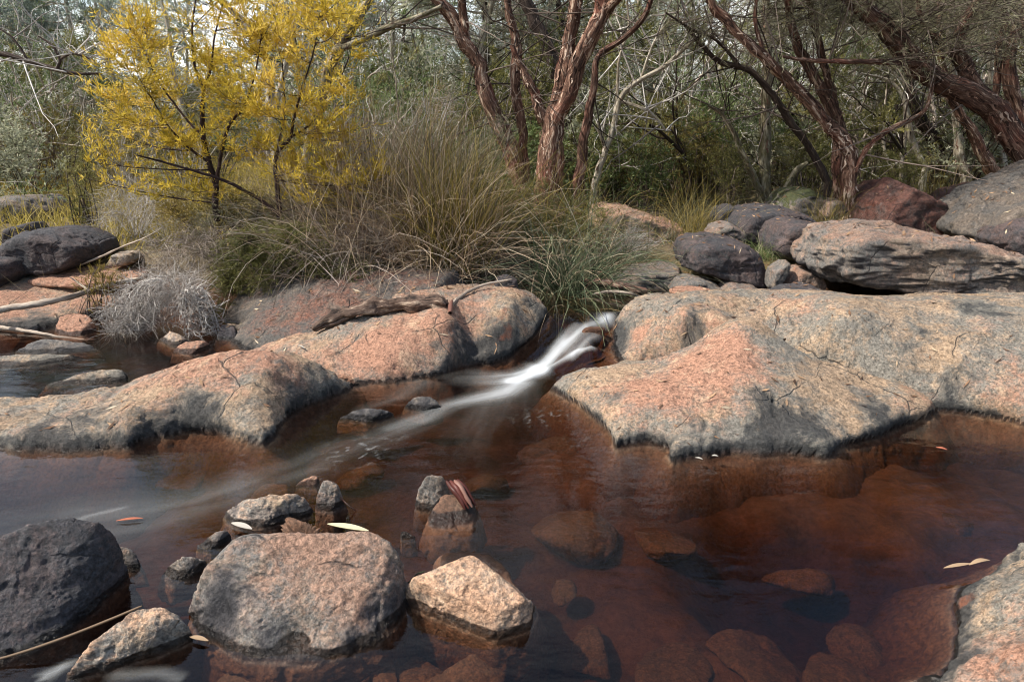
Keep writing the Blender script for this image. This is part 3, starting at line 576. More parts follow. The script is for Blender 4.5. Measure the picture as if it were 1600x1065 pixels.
for i, (nm, lb, sil, Y, th, mt, pk, stn, sub, sh, ru, ly) in enumerate(BK):
    boulder(nm, lb, standing(sil, Y, th), mt, sub=sub, sharp=sh * 1.7, pink=pk, stain_shade=stn, rust=ru, moss=.95 if 'moss' in lb and 'foot' in lb else 0, seed=100 + i, cat='boulder' if th > .35 else 'stone', layer=ly * .25, amp=1.0, under=.55, chips=1 if 'pyramid' in lb else 4, puff=.04,
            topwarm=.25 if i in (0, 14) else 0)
boulder('rock_plate', 'thin reddish rock plate with undercut edge lying on the flat pink slab', on_water([(34, 440, .20), (110, 418, .25), (215, 405, .27), (250, 408, .26), (210, 440, .22), (100, 446, .19)], 0, 1.0, z=.17), GR_PINK, sub=6, sharp=20, pink=.9, stain_shade=-.1, rust=.4, seed=140, cat='rock')
# ---- sunken stones on the bed
rs = np.random.default_rng(5)
sunk = [(430, 765, .22, .07), (330, 900, .12, .06), (700, 1000, .18, .05), (650, 1040, .14, .08), (880, 905, .08, .1), (945, 985, .14, .12), (900, 805, .24, .07), (1040, 820, .15, .09),
        (1190, 1010, .2, .12), (1340, 985, .16, .14), (1250, 880, .16, .13), (1060, 1030, .16, .12), (400, 1020, .2, .03), (300, 720, .2, .09), (560, 720, .15, .08), (1320, 1050, .15, .12), (1500, 795, .12, .1), (870, 685, .30, .09), (590, 1040, .1, .06), (760, 745, .16, .1)]
for i, (u, v, s, dp) in enumerate(sunk):
    c = G(u, v, -dp); a = rs.uniform(0, 6.28); n = 12
    q = rs.normal(size=(n, 3)); q = unit(q) * np.array([s * rs.uniform(.8, 1.2), s * rs.uniform(.6, .95), s * .30])
    R2 = np.array([[math.cos(a), -math.sin(a), 0], [math.sin(a), math.cos(a), 0], [0, 0, 1]])
    boulder('sunken_stone', 'brown stone under the tea-coloured water of the pool', q @ R2.T * 1.05 + c + np.array([0, 0, -s * .27 - .025]), GR_SUNK, sub=5, sharp=9, pink=rs.uniform(.2, .8), stain_shade=rs.uniform(-.2, .35), seed=200 + i, group='stones under the pool water', cat='stone')
# ================================================================== ground, bed, water
def bank_y(x):
    return np.interp(x, [-40, -8, -3.2, -2.0, -1.2, -.5, 0.0, .2, .5, 1.3, 1.7, 2.2, 6, 40], [7, 6.0, 5.0, 4.55, 4.55, 4.5, 4.7, 5.1, 5.25, 5.2, 4.8, 4.6, 4.4, 4.5])
def ground_z(x, y):
    X3 = np.c_[x, y, np.zeros_like(x)]
    pool = -.2 + .05 * fbm(X3, 1.6, 4, seed=40) + .02 * fbm(X3, 7, 3, seed=41)
    for (u, v, r, dz) in ((1300, 950, .42, -.09), (1180, 900, .3, -.05), (900, 960, .35, -.02), (600, 1000, .3, .02), (130, 760, .5, -.08), (1500, 770, .5, .02), (1300, 780, .45, .06), (930, 740, .3, .07), (400, 740, .4, .03)):
        c = G(u, v, -.2); pool = pool + dz * sstep(1.25, .75, np.hypot(x - c[0], y - c[1]) / r)
    pool = pool + .24 * sstep(3.75, 4.15, y) * sstep(.0, .3, x)          # bed of the upper pool
    t = sstep(0, .55, y - bank_y(x))
    land = .34 + .012 * np.clip(y - 6, 0, 50) + .10 * fbm(X3, .5, 4, seed=43) * sstep(5, 9, y) + .03 * fbm(X3, 3, 3, seed=44)
    land = land + .10 * sstep(1.0, 3.0, x) * sstep(5, 6.5, y)
    side = sstep(5.0, 7.5, np.abs(x))                                     # banks to either side
    back = sstep(-1.5, -3.5, y)
    t = np.maximum(np.maximum(t, side), back)
    return pool * (1 - t) + land * t
def gz(x, y): return float(ground_z(np.array([float(x)]), np.array([float(y)]))[0])
xs = np.concatenate([np.linspace(-160, -12, 30), np.linspace(-12, -4, 60)[1:], np.arange(-4, 4, .03), np.linspace(4, 12, 60), np.linspace(12, 160, 30)[1:]])
ys = np.concatenate([np.linspace(-60, -4, 20), np.linspace(-4, .8, 50)[1:], np.arange(.8, 6.5, .03), np.linspace(6.5, 20, 110), np.linspace(20, 220, 50)[1:]])
xx, yy = [a.ravel() for a in np.meshgrid(xs, ys, indexing='ij')]
zz = ground_z(xx, yy)
gi = np.arange(len(xx)).reshape(len(xs), len(ys))
gq = np.stack([gi[:-1, :-1], gi[1:, :-1], gi[1:, 1:], gi[:-1, 1:]], -1).reshape(-1, 4)
m = NT('earth'); c = m.coord()
big = m.noise(c, .8, 5, .6); mid = m.noise(c, 9, 6, .7); fine = m.noise(c, 55, 5, .7)
land = m.ramp(mid, [(.3, (.035, .024, .014)), (.5, (.10, .07, .04)), (.7, (.20, .15, .085))])
land = m.mix(m.maprange(big, .45, .6, 0, .6), land, m.ramp(fine, [(.35, (.07, .06, .018)), (.65, (.22, .17, .05))]))
bed = m.ramp(m.noise(c, 6, 6, .7, .5), [(.3, (.045, .022, .013)), (.48, (.12, .06, .033)), (.62, (.18, .092, .05)), (.75, (.26, .15, .09))])
bed = m.mix(.6, bed, m.ramp(fine, [(.3, .5), (.7, 1.4)]), 'MULTIPLY')
zc = m.n('SeparateXYZ', i_0=c).outputs[2]
col = m.mix(m.maprange(zc, .12, .26), bed, land)
bp = m.n('Bump', i_Strength=.8, i_Distance=.03, i_Height=m.math('ADD', mid, m.math('MULTIPLY', fine, .5))).outputs[0]
EARTH = m.done(m.n('BsdfPrincipled', i_Base_Color=col, i_Roughness=.95, i_Normal=bp).outputs[0])
tag(link('ground', make_mesh('ground', np.c_[xx, yy, zz], gq), EARTH), 'leaf-strewn earth banks and brown stream bed', 'ground', kind='structure')

# ---- water: one sheet, lower pools, chute and upper pool, closed below so the tea colour deepens with depth
def flow(points, X):           # distance, run (0..1) and length along a polyline on the water
    pl = np.array(points); seg = np.diff(pl, axis=0); ln = np.linalg.norm(seg, axis=1); cum = np.r_[0, np.cumsum(ln)]
    bd = np.full(len(X), 9e9); bt = np.zeros(len(X)); bs = np.zeros(len(X))
    for i in range(len(seg)):
        w = X - pl[i]; t = np.clip(w @ seg[i] / (ln[i] ** 2), 0, 1); e = w - t[:, None] * seg[i]
        d = np.hypot(e[:, 0], e[:, 1]); s = np.sign(seg[i][0] * w[:, 1] - seg[i][1] * w[:, 0])
        k = d < bd; bd[k] = d[k]; bt[k] = (cum[i] + t[k] * ln[i]); bs[k] = (s * d)[k]
    return bd, bt / cum[-1], bt, bs
def g2(*p): return [G(u, v, z)[:2] for (u, v, z) in p]
wx = np.concatenate([np.linspace(-9, -2.6, 60), np.arange(-2.6, -1.0, .02), np.arange(-1.0, 1.3, .0095), np.arange(1.3, 3.2, .02), np.linspace(3.2, 8, 40)])
wy = np.concatenate([np.linspace(-3, 1.2, 30), np.arange(1.2, 2.4, .015), np.arange(2.4, 4.4, .0095), np.arange(4.4, 5.6, .02), np.linspace(5.62, 6.2, 8)])
X = np.stack(np.meshgrid(wx, wy, indexing='ij'), -1).reshape(-1, 2)
X3 = np.c_[X, np.zeros(len(X))]
z = wlevel(X[:, 0], X[:, 1])
foam = np.zeros(len(X)); hump = np.zeros(len(X))
#   points (u,v,z), half width at start/end (m), strength at start/end, streak contrast
streams = [
    (g2((958, 486, .2), (940, 500, .18), (915, 520, .13), (885, 540, .08), (862, 560, .035), (835, 580, .0), (800, 595, 0)), .03, .05, .22, .65, .5, .0),     # the chute
    (g2((905, 500, .19), (885, 520, .13), (870, 545, .06), (855, 566, .01), (835, 580, 0)), .025, .045, .25, .5, .5, .0),
    (g2((935, 563, .03), (900, 570, 0), (860, 578, 0), (830, 590, 0)), .016, .03, .6, .5, .2, .008),                                                            # thin right thread
    (g2((850, 575, 0), (810, 588, 0), (770, 592, 0), (725, 592, 0)), .07, .13, .85, .15, .6, .0),                                                                # bright pool of foam
    (g2((820, 590, 0), (790, 612, 0), (745, 622, 0), (700, 632, 0), (660, 652, 0), (610, 668, 0)), .07, .05, .75, .15, .45, .0),
    (g2((800, 600, 0), (770, 630, 0), (740, 670, 0), (715, 720, 0), (700, 760, 0)), .09, .16, .15, .0, .6, .0),
    (g2((820, 600, 0), (820, 640, 0), (830, 690, 0)), .08, .12, .09, .0, .6, .0),
    (g2((700, 640, 0), (620, 672, 0), (560, 696, 0), (470, 735, 0), (360, 770, 0), (240, 800, 0), (120, 815, 0), (-40, 850, 0)), .08, .22, .14, .09, .5, .0),  # wide soft streak: thin foam plus a grey-blue sheen painted as foam
    (g2((420, 745, 0), (330, 775, 0), (220, 795, 0), (120, 800, 0)), .10, .10, .06, .06, .7, .0),
    (g2((205, 790, 0), (140, 805, 0), (60, 835, 0)), .010, .014, .2, .2, .3, .0),
    (g2((660, 590, 0), (620, 620, 0), (560, 640, 0)), .10, .05, .14, .08, .6, .0),
    (g2((580, 985, 0), (600, 940, 0), (620, 905, 0)), .02, .03, .16, .2, .4, .0),
    (g2((60, 1062, 0), (110, 1035, 0)), .025, .012, .4, .5, .3, .0),
    (g2((290, 1062, 0), (250, 1050, 0), (180, 1055, 0)), .02, .02, .2, .2, .3, .0),
]
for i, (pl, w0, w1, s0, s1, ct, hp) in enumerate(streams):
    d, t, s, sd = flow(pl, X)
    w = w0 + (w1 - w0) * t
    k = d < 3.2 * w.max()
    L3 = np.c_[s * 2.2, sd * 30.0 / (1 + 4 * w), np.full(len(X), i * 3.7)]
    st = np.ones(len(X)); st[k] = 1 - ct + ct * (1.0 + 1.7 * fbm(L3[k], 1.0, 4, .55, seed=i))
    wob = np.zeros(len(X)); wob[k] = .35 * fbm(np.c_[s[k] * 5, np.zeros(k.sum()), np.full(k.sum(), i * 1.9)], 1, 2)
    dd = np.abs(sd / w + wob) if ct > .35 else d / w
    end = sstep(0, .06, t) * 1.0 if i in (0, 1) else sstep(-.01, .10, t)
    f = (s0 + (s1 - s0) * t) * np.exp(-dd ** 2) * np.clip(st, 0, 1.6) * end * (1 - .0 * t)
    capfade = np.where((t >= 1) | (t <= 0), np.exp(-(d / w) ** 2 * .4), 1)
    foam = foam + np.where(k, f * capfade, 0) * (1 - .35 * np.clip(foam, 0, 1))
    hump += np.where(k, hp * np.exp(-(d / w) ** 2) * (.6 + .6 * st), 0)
# the veil over the chute
vp = np.array(g2((868, 566, .01), (872, 535, .09), (888, 512, .17), (915, 503, .19), (945, 487, .2), (962, 487, .2), (958, 500, .18), (935, 532, .11), (915, 556, .05), (895, 572, .01)))
dv = poly_sd(X, vp) + .02 * fbm(X3, 6, 3, seed=90); dch, tch, sch, sdch = flow(streams[0][0], X)
vs_ = np.zeros(len(X)); k = dv > -.06
vs_[k] =   .72 + .9 * fbm(np.c_[sch[k] * 1.6, sdch[k] * 13, np.zeros(k.sum())], 1, 4, .55, seed=91)
foam += sstep(-.035, .05, dv) * np.clip(vs_, .35, 1.0) * .52
foam += .35 * np.exp(-((X - G(948, 492, .2)[:2]) ** 2).sum(1) / .06 ** 2)       # the spill at the notch
# curls of froth on the dark pool
for (u, v, r, a, sd_) in ((560, 705, .11, .45, 3), (870, 650, .10, .33, 5), (610, 690, .07, .25, 7), (900, 690, .08, .2, 9), (520, 740, .07, .18, 11), (830, 655, .09, .22, 12)):
    c0 = G(u, v)[:2]; d = np.hypot(X[:, 0] - c0[0], X[:, 1] - c0[1]); k = d < r * 2.5
    rv = ridged(X3[k] + .04 * fbm(X3[k], 9, 2, seed=sd_)[:, None], 13, 2, seed=sd_)
    foam[k] += a * np.exp(-(d[k] / r) ** 2) * sstep(.78, .97, rv)
z = z + hump + .0012 * fbm(X3 * np.array([1, 2.2, 1]), 3.2, 3, seed=70)
calm = np.clip(1 - np.abs(wlevel(X[:, 0], X[:, 1]) - .1) * 0, 0, 1)
slope = np.clip(wlevel(X[:, 0], X[:, 1]) / .2, 0, 1); slope = 4 * slope * (1 - slope)
dch, tch, sch, sdch = flow(streams[0][0], X)
z = z + .006 * slope * fbm(np.c_[sch * 3, sdch * 26, np.zeros(len(X))], 1, 3, seed=71)
nx, ny = len(wx), len(wy); idx = np.arange(nx * ny).reshape(nx, ny)
q = np.stack([idx[:-1, :-1], idx[1:, :-1], idx[1:, 1:], idx[:-1, 1:]], -1).reshape(-1, 4)
# skirt and bottom
v = np.c_[X, z]; rim = np.r_[idx[:, 0], idx[-1, 1:], idx[-2::-1, -1], idx[0, -2:0:-1]]
lowv = v[rim].copy(); lowv[:, 2] = -1.6; li = len(v) + np.arange(len(rim))
sk = np.stack([rim, li, np.roll(li, -1), np.roll(rim, -1)], -1)
cen = np.array([[X[:, 0].mean(), X[:, 1].mean(), -1.6]]); ci = len(v) + len(rim)
bt = np.stack([np.roll(li, -1), li, np.full(len(li), ci), np.full(len(li), ci + 1)], -1)
V = np.r_[v, lowv, cen, cen + np.array([[0, 0, -1e-4]])]
foam = np.r_[np.clip(foam, 0, 1.2), np.zeros(len(V) - len(v))]
m = NT('stream_water'); c = m.coord()
rip = m.n('Bump', i_Strength=.10, i_Distance=.02, i_Height=m.noise(m.coord((1, 2.0, 1)), 9, 3, .5)).outputs[0]
gl = m.n('BsdfGlossy', i_Color=(1, 1, 1), i_Roughness=.09, i_Normal=rip); gl.distribution = 'GGX'
tr = m.n('BsdfTransparent', i_Color=(.97, .95, .92))
fr = m.n('Fresnel', i_IOR=1.33, i_Normal=rip).outputs[0]
fr = m.math('MULTIPLY', fr, m.maprange(m.n('NewGeometry').outputs['Backfacing'], 0, 1, 1, 0))
wat = m.n('MixShader', i_0=fr, i_1=tr.outputs[0], i_2=gl.outputs[0])
fm = m.attr('foam')
fo = m.n('BsdfPrincipled', i_Base_Color=m.ramp(fm, [(0, (.50, .50, .46)), (.9, (.80, .84, .86))]), i_Roughness=.5)
ft = m.n('BsdfTranslucent', i_Color=(.75, .8, .82))
fs = m.n('MixShader', i_0=.3, i_1=fo.outputs[0], i_2=ft.outputs[0])
fin = m.n('MixShader', i_0=m.math('MULTIPLY', m.maprange(fm, .02, 1.15, 0, .84, False), 1.0, clamp=True), i_1=wat.outputs[0], i_2=fs.outputs[0])
va = m.n('VolumeAbsorption', i_Color=(.60, .43, .26), i_Density=7.8)
WATER = m.done(fin.outputs[0], vol=va.outputs[0])
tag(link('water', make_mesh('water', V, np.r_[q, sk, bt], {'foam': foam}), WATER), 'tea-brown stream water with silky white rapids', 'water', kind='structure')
# ================================================================== barks and leaves
BK_PAPER = bark_mat('bark_paper', (.66, .52, .39), (.21, .115, .078), (.022, .013, .011), .465, .60, red=(.29, .105, .072))
BK_RED = bark_mat('bark_red', (.42, .30, .22), (.13, .072, .052), (.018, .012, .010), .46, .60, red=(.24, .095, .066))
BK_DARK = bark_mat('bark_dark', (.17, .135, .105), (.065, .045, .036), (.018, .014, .012), .42, .66)
BK_PALE = bark_mat('bark_pale', (.58, .52, .42), (.30, .25, .18), (.06, .045, .035), .36, .56, moss=.35)
BK_MOSSY = bark_mat('bark_mossy', (.40, .36, .26), (.17, .14, .085), (.035, .03, .02), .38, .6, moss=.8)
BK_DEAD = bark_mat('bark_dead', (.55, .47, .38), (.30, .24, .19), (.05, .04, .032), .36, .58)
BK_TWIG = bark_mat('bark_twig', (.085, .052, .045), (.045, .028, .026), (.015, .011, .011), .4, .6)
def plain_tint(name, stops, rough=.85):
    m = NT(name); col = m.ramp(m.attr('tint'), stops)
    b = m.n('BsdfPrincipled', i_Base_Color=col, i_Roughness=rough); b.inputs['Specular IOR Level'].default_value = .15
    return m.done(b.outputs[0])
TW_GREY = plain_tint('twig_grey', [(0, (.18, .155, .135)), (.5, (.40, .36, .32)), (1, (.64, .60, .55))])
TW_BROWN = plain_tint('twig_brown', [(0, (.035, .025, .02)), (.6, (.10, .075, .06)), (1, (.24, .19, .16))])
LF_GOLD = leaf_mat('leaf_gold', [(0, (.24, .20, .03)), (.3, (.50, .385, .045)), (.65, (.74, .525, .07)), (1, (.85, .67, .24))], .5, .55)
LF_OLIVE = leaf_mat('leaf_olive', [(0, (.05, .058, .017)), (.5, (.18, .175, .055)), (1, (.42, .37, .14))], .4, .6)
LF_GREEN = leaf_mat('leaf_green', [(0, (.04, .06, .022)), (.5, (.13, .175, .06)), (1, (.30, .35, .15))], .35, .5)
LF_GREY = leaf_mat('leaf_grey_green', [(0, (.17, .18, .115)), (.5, (.38, .39, .26)), (1, (.62, .61, .47))], .45, .55)
LF_BLUE = leaf_mat('leaf_blue_green', [(0, (.10, .13, .10)), (.5, (.25, .30, .24)), (1, (.46, .52, .43))], .4, .5)
LF_WISP = leaf_mat('leaf_wispy', [(0, (.08, .077, .045)), (.5, (.21, .20, .115)), (1, (.42, .39, .26))], .3, .6)
LF_STRAW = leaf_mat('blade_straw', [(0, (.11, .07, .045)), (.4, (.27, .19, .12)), (.75, (.42, .32, .21)), (1, (.58, .50, .37))], .25, .7)
LF_DRYGREY = leaf_mat('blade_dry_grey', [(0, (.06, .045, .036)), (.45, (.25, .195, .155)), (1, (.62, .54, .46))], .2, .8)
LF_SEDGE = leaf_mat('blade_sedge', [(0, (.06, .055, .012)), (.4, (.16, .13, .03)), (.75, (.30, .22, .05)), (1, (.45, .36, .15))], .3, .6)
LF_SEDGEG = leaf_mat('blade_sedge_green', [(0, (.035, .05, .025)), (.4, (.09, .12, .065)), (.75, (.19, .21, .12)), (1, (.50, .42, .28))], .3, .5)
LF_FIELD = leaf_mat('blade_field', [(0, (.16, .13, .03)), (.4, (.34, .27, .06)), (.8, (.52, .40, .09)), (1, (.60, .50, .24))], .35, .7)

def ball(n, c, r):                      # random points inside an ellipsoid, r = 3 radii
    q = unit(RNG.normal(size=(n, 3))) * RNG.random((n, 1)) ** (1 / 2.4)
    return np.asarray(c) + q * np.asarray(r)
def pblobs(bl, Y, dy):                  # crown lobes given by photo positions: centre and radii in pixels, depth
    out = []
    for b in bl:
        u, v, ru, rv = b[:4]; yy = Y + (b[4] if len(b) > 4 else 0); k = pxm(yy, v)
        out.append((P(u, v, yy), np.array([ru * k, dy, rv * k])))
    return out
def fill(bl, n, thr=None, freq=3.0, seed=0):
    vol = np.array([r[0] * r[2] for _, r in bl]); k = np.maximum(1, (n * vol / vol.sum()).astype(int))
    p = np.concatenate([ball(m_, c, r) for m_, (c, r) in zip(k, bl)])
    if thr is not None: p = p[fbm(p, freq, 2, seed=seed) > thr]
    return p
def stems_to(mb, skel, targets, r0, K=6, jit=.08, sag=.12, tint=None, up=True, sides=3):
    """twigs that leave the nearest lower limb and run to the targets; returns their paths"""
    sk = np.asarray(skel)
    d = np.linalg.norm(targets[:, None] - sk[None], axis=2)
    if up: d = d + 1.6 * np.maximum(0, sk[None, :, 2] - targets[:, None, 2] + .02) + .3 * RNG.random(d.shape)
    a = sk[d.argmin(1)]; t = np.linspace(0, 1, K)[None, :, None]
    mid = .5 * (a + targets) + np.array([0, 0, 1]) * np.linalg.norm(targets - a, axis=1)[:, None] * sag + RNG.normal(size=a.shape) * jit * np.linalg.norm(targets - a, axis=1)[:, None]
    pth = (1 - t) ** 2 * a[:, None] + 2 * t * (1 - t) * mid[:, None] + t ** 2 * targets[:, None]
    ln = np.linalg.norm(targets - a, axis=1)
    R = (np.clip(ln, .1, 1.2) * r0)[:, None] * np.linspace(1, .25, K)[None]
    tubes(mb, pth, R, sides, tint)
    return pth
def leaf_on(mb, pth, per, L, Wd, t0=.25, spread=.7, upb=.1, tint_noise=None, tint_bias=0.0):
    N, K, _ = pth.shape; n = N * per
    i = np.repeat(np.arange(N), per); f = t0 + (1 - t0) * RNG.random(n); x = f * (K - 1); k = np.minimum(x.astype(int), K - 2); w = (x - k)[:, None]
    p = pth[i, k] * (1 - w) + pth[i, k + 1] * w
    d = unit(pth[i, k + 1] - pth[i, k]) + RNG.normal(size=(n, 3)) * spread + np.array([0, 0, upb])
    tint = RNG.random(n)
    if tint_noise: tint = .5 * tint + .5 * np.clip(.5 + 1.1 * fbm(p, tint_noise, 2, seed=9), 0, 1)
    leaves(mb, p, d, L * RNG.uniform(.6, 1.25, n), Wd * RNG.uniform(.7, 1.2, n), np.clip(tint + tint_bias, 0, 1))
def limb(pts, n=None):                  # (u, v, Y, radius in pixels) -> smooth axis and radii
    p = np.array([P(u, v, Y) for u, v, Y, r in pts]); r = np.array([r * pxm(Y, v) for u, v, Y, r in pts])
    n = n or max(8, len(pts) * 7)
    a = catmull(p, n); rr = np.interp(np.linspace(0, len(pts) - 1, n), np.arange(len(pts)), r)
    L = float(np.linalg.norm(np.diff(a, axis=0), axis=1).sum())
    a = a + (fbm(a, 2.2 / max(rr.mean() * 8, .15), 3)[:, None] * np.array([1, .3, .4]) + 0) * rr[:, None] * .6
    return a, rr
def peel(mb, a, r, n, seed=0):          # curling strips of papery bark along a limb
    rg = np.random.default_rng(seed); K = 4; m_ = len(a)
    i = rg.integers(1, m_ - 2, n); w = rg.random((n, 1)); c = a[i] * (1 - w) + a[i + 1] * w; T = unit(a[i + 1] - a[i]); rp = np.minimum(r[i][:, None], .055)
    o = unit(np.cross(T, rg.normal(size=(n, 3)))); side = np.cross(T, o); rr = r[i][:, None]
    L = rp * rg.uniform(.4, 1.7, (n, 1)); sg = np.where(rg.random((n, 1)) < .7, -1, 1); pts = []
    for k in range(K):
        f = k / (K - 1); pts.append(c + o * (rr + rp * .35 * f * f * rg.uniform(.1, 1.2, (n, 1))) + T * sg * L * f + side * rp * .35 * f * rg.normal(size=(n, 1)) - np.array([0, 0, 1]) * L * .25 * f * f)
    pts = np.stack(pts, 1); wd = (rp * rg.uniform(.05, .22, (n, 1)))[:, None] * np.array([1, .95, .7, .25])[None, :, None]
    v = np.stack([pts - side[:, None] * wd, pts + side[:, None] * wd], 2)
    idx = np.arange(n * K * 2).reshape(n, K, 2)
    q = np.stack([idx[:, :-1, 0], idx[:, :-1, 1], idx[:, 1:, 1], idx[:, 1:, 0]], -1).reshape(-1, 4)
    mb.add(v.reshape(-1, 3), q, np.repeat(rg.random(n), K * 2), (pts[:, :, None] * np.ones((1, 1, 2, 1))).reshape(-1, 3) * 1.0)
PEEL_DARK = plain_tint('bark_peel_dark', [(0, (.03, .017, .013)), (.5, (.10, .052, .037)), (.85, (.21, .125, .09)), (1, (.42, .31, .24))])
PEEL = plain_tint('bark_peel', [(0, (.035, .02, .016)), (.40, (.14, .075, .052)), (.7, (.34, .21, .15)), (1, (.64, .51, .40))])
def tree(label, limbs, bark, base=None, crown=None, leaf=None, n_tw=0, per=14, leafL=.05, leafW=.008, twig_r=.006, strips=0, bare=0, rough=.22, twmat=None, sag=.1, cat='tree', group=None, name='paperbark_tree', sides=12, lspread=.7, upb=.1):
    ax = [limb(l) for l in limbs]
    b = ax[0][0][0].copy() if base is None else np.array(base, dtype=float)
    g = gz(b[0], b[1]); root = thing(name, label, cat, (b[0], b[1], min(b[2], g)), group)
    first = np.r_[[[ax[0][0][0][0] - (ax[0][0][1] - ax[0][0][0])[0] * .3, ax[0][0][0][1], min(ax[0][0][0][2] - .05, g - .1)]], ax[0][0]]
    ax[0] = (first, np.r_[ax[0][1][0] * 1.25, ax[0][1]])
    mb = MB()
    for i, (a, r) in enumerate(ax): tubes(mb, a, r, sides if r.max() > .03 else 7, rough=rough, seed=float(i * 3.1 + len(label)))
    mb.build('trunk', bark, root)
    if strips:
        mb = MB()
        for i, (a, r) in enumerate(ax):
            if r.mean() > .018: peel(mb, a, r, max(6, int(strips * len(a) / 26)), seed=i + len(label))
        if mb.v: tag(mb.build('peeling_bark', PEEL_DARK if bark is BK_RED else PEEL, root), kind='stuff')
    sk = np.concatenate([a for a, r in ax])
    if n_tw or bare:
        mb = MB(); pth = None
        if n_tw:
            tg = fill(crown, n_tw); pth = stems_to(mb, sk, tg, twig_r, sag=sag, up=False)
            # side shoots
            mid = pth[:, 3 + RNG.integers(0, 2)]; d = unit(pth[:, -1] - pth[:, 2]) + RNG.normal(size=mid.shape) * .7
            s2 = np.stack([mid, mid + d * .15 + RNG.normal(size=mid.shape) * .02, mid + d * .32 + RNG.normal(size=mid.shape) * .05], 1)
            tubes(mb, s2, np.array([twig_r * .5, twig_r * .35, twig_r * .15])[None] * np.ones((len(mid), 1)), 3)
        if bare:
            i = RNG.integers(int(len(sk) * .2), len(sk), bare); o = sk[i]
            d = unit(RNG.normal(size=(bare, 3)) + np.array([0, 0, .25])); Lb = RNG.uniform(.25, 1.1, bare)[:, None]
            t = np.linspace(0, 1, 7)[None, :, None]
            pb = o[:, None] + d[:, None] * Lb[:, None] * t + np.cumsum(RNG.normal(size=(bare, 7, 3)) * .035, axis=1) * t
            tubes(mb, pb, (Lb * twig_r * 1.3) * np.linspace(1, .2, 7)[None], 4)
            m1 = pb[:, 3]; d2 = unit(d + RNG.normal(size=d.shape) * .8); pb2 = m1[:, None] + d2[:, None] * Lb[:, None] * .6 * t + np.cumsum(RNG.normal(size=(bare, 7, 3)) * .03, axis=1) * t
            tubes(mb, pb2, (Lb * twig_r * .7) * np.linspace(1, .2, 7)[None], 3)
        tag(mb.build('twigs', twmat or TW_BROWN, root), kind='stuff')
        if leaf and n_tw:
            mb = MB(); leaf_on(mb, pth, per, leafL, leafW, .3, lspread, upb, 1.5); leaf_on(mb, s2, per // 2, leafL, leafW, .1, lspread, upb, 1.5)
            mb.build('crown', leaf, root, smooth=False)
    return root

# ================================================================== the yellow wattles
def wattle(label, limbs, crown, n, per, extra=None):
    ax = [limb(l) for l in limbs]; b = ax[0][0][0]
    root = thing('wattle_bush', label, 'bush', (b[0], b[1], min(gz(b[0], b[1]), b[2])))
    mb = MB()
    for i, (a, r) in enumerate(ax): tubes(mb, a, r, 7, rough=.12, seed=float(i))
    sk = np.concatenate([a[2:] for a, r in ax])
    br = fill(crown, 46); bp = stems_to(mb, sk, br, .0085, K=9, jit=.06, sag=-.10, sides=5)
    mb.build('trunk', BK_TWIG, root)
    sk2 = np.concatenate([sk[::3], bp[:, 2:].reshape(-1, 3)])
    mb = MB(); tg = fill(crown, n, -.02, 3.2, seed=len(label)); pth = stems_to(mb, sk2, tg, .0045, sag=-.12)
    tag(mb.build('twigs', BK_TWIG, root), kind='stuff')
    mb = MB(); leaf_on(mb, pth, per, .047, .0068, .2, .62, .22, 2.2); mb.build('crown', LF_GOLD, root, smooth=False)
    return root
wattle('tall yellow-leaved wattle bush with dark stem, left one of the two behind the dead brush',
       [[(340, 345, 5.15, 5), (337, 322, 5.15, 5), (336, 287, 5.15, 4.6), (328, 257, 5.15, 4.4), (318, 216, 5.15, 4.0), (316, 169, 5.15, 3.4), (318, 139, 5.15, 3), (304, 101, 5.2, 2.2), (300, 50, 5.2, 1.5), (310, -30, 5.2, 1)],
        [(338, 290, 5.15, 3), (345, 243, 5.1, 2.8), (358, 196, 5.1, 2.4), (382, 165, 5.0, 1.8), (400, 110, 5.0, 1.3), (410, 40, 5, 1)],
        [(318, 141, 5.15, 2.2), (330, 105, 5.2, 1.8), (335, 60, 5.2, 1.4), (350, 0, 5.2, 1)],
        [(328, 255, 5.15, 2.2), (300, 235, 5.1, 2), (265, 200, 5.0, 1.5), (235, 150, 4.9, 1)],
        [(318, 215, 5.15, 2), (290, 185, 5.2, 1.7), (250, 130, 5.2, 1.3), (225, 80, 5.2, .9)]],
       pblobs([(300, 150, 120, 75), (255, 100, 80, 85), (330, 60, 110, 70), (400, 30, 90, 60), (230, 175, 80, 60), (205, 60, 40, 60), (330, -20, 150, 50), (290, 215, 105, 35), (380, 180, 60, 80), (185, 110, 45, 70), (175, 205, 40, 35), (190, 245, 48, 12), (160, 272, 24, 11), (250, 262, 50, 18), (260, 288, 60, 24), (330, 292, 55, 22)], 5.15, .5), 2400, 18)
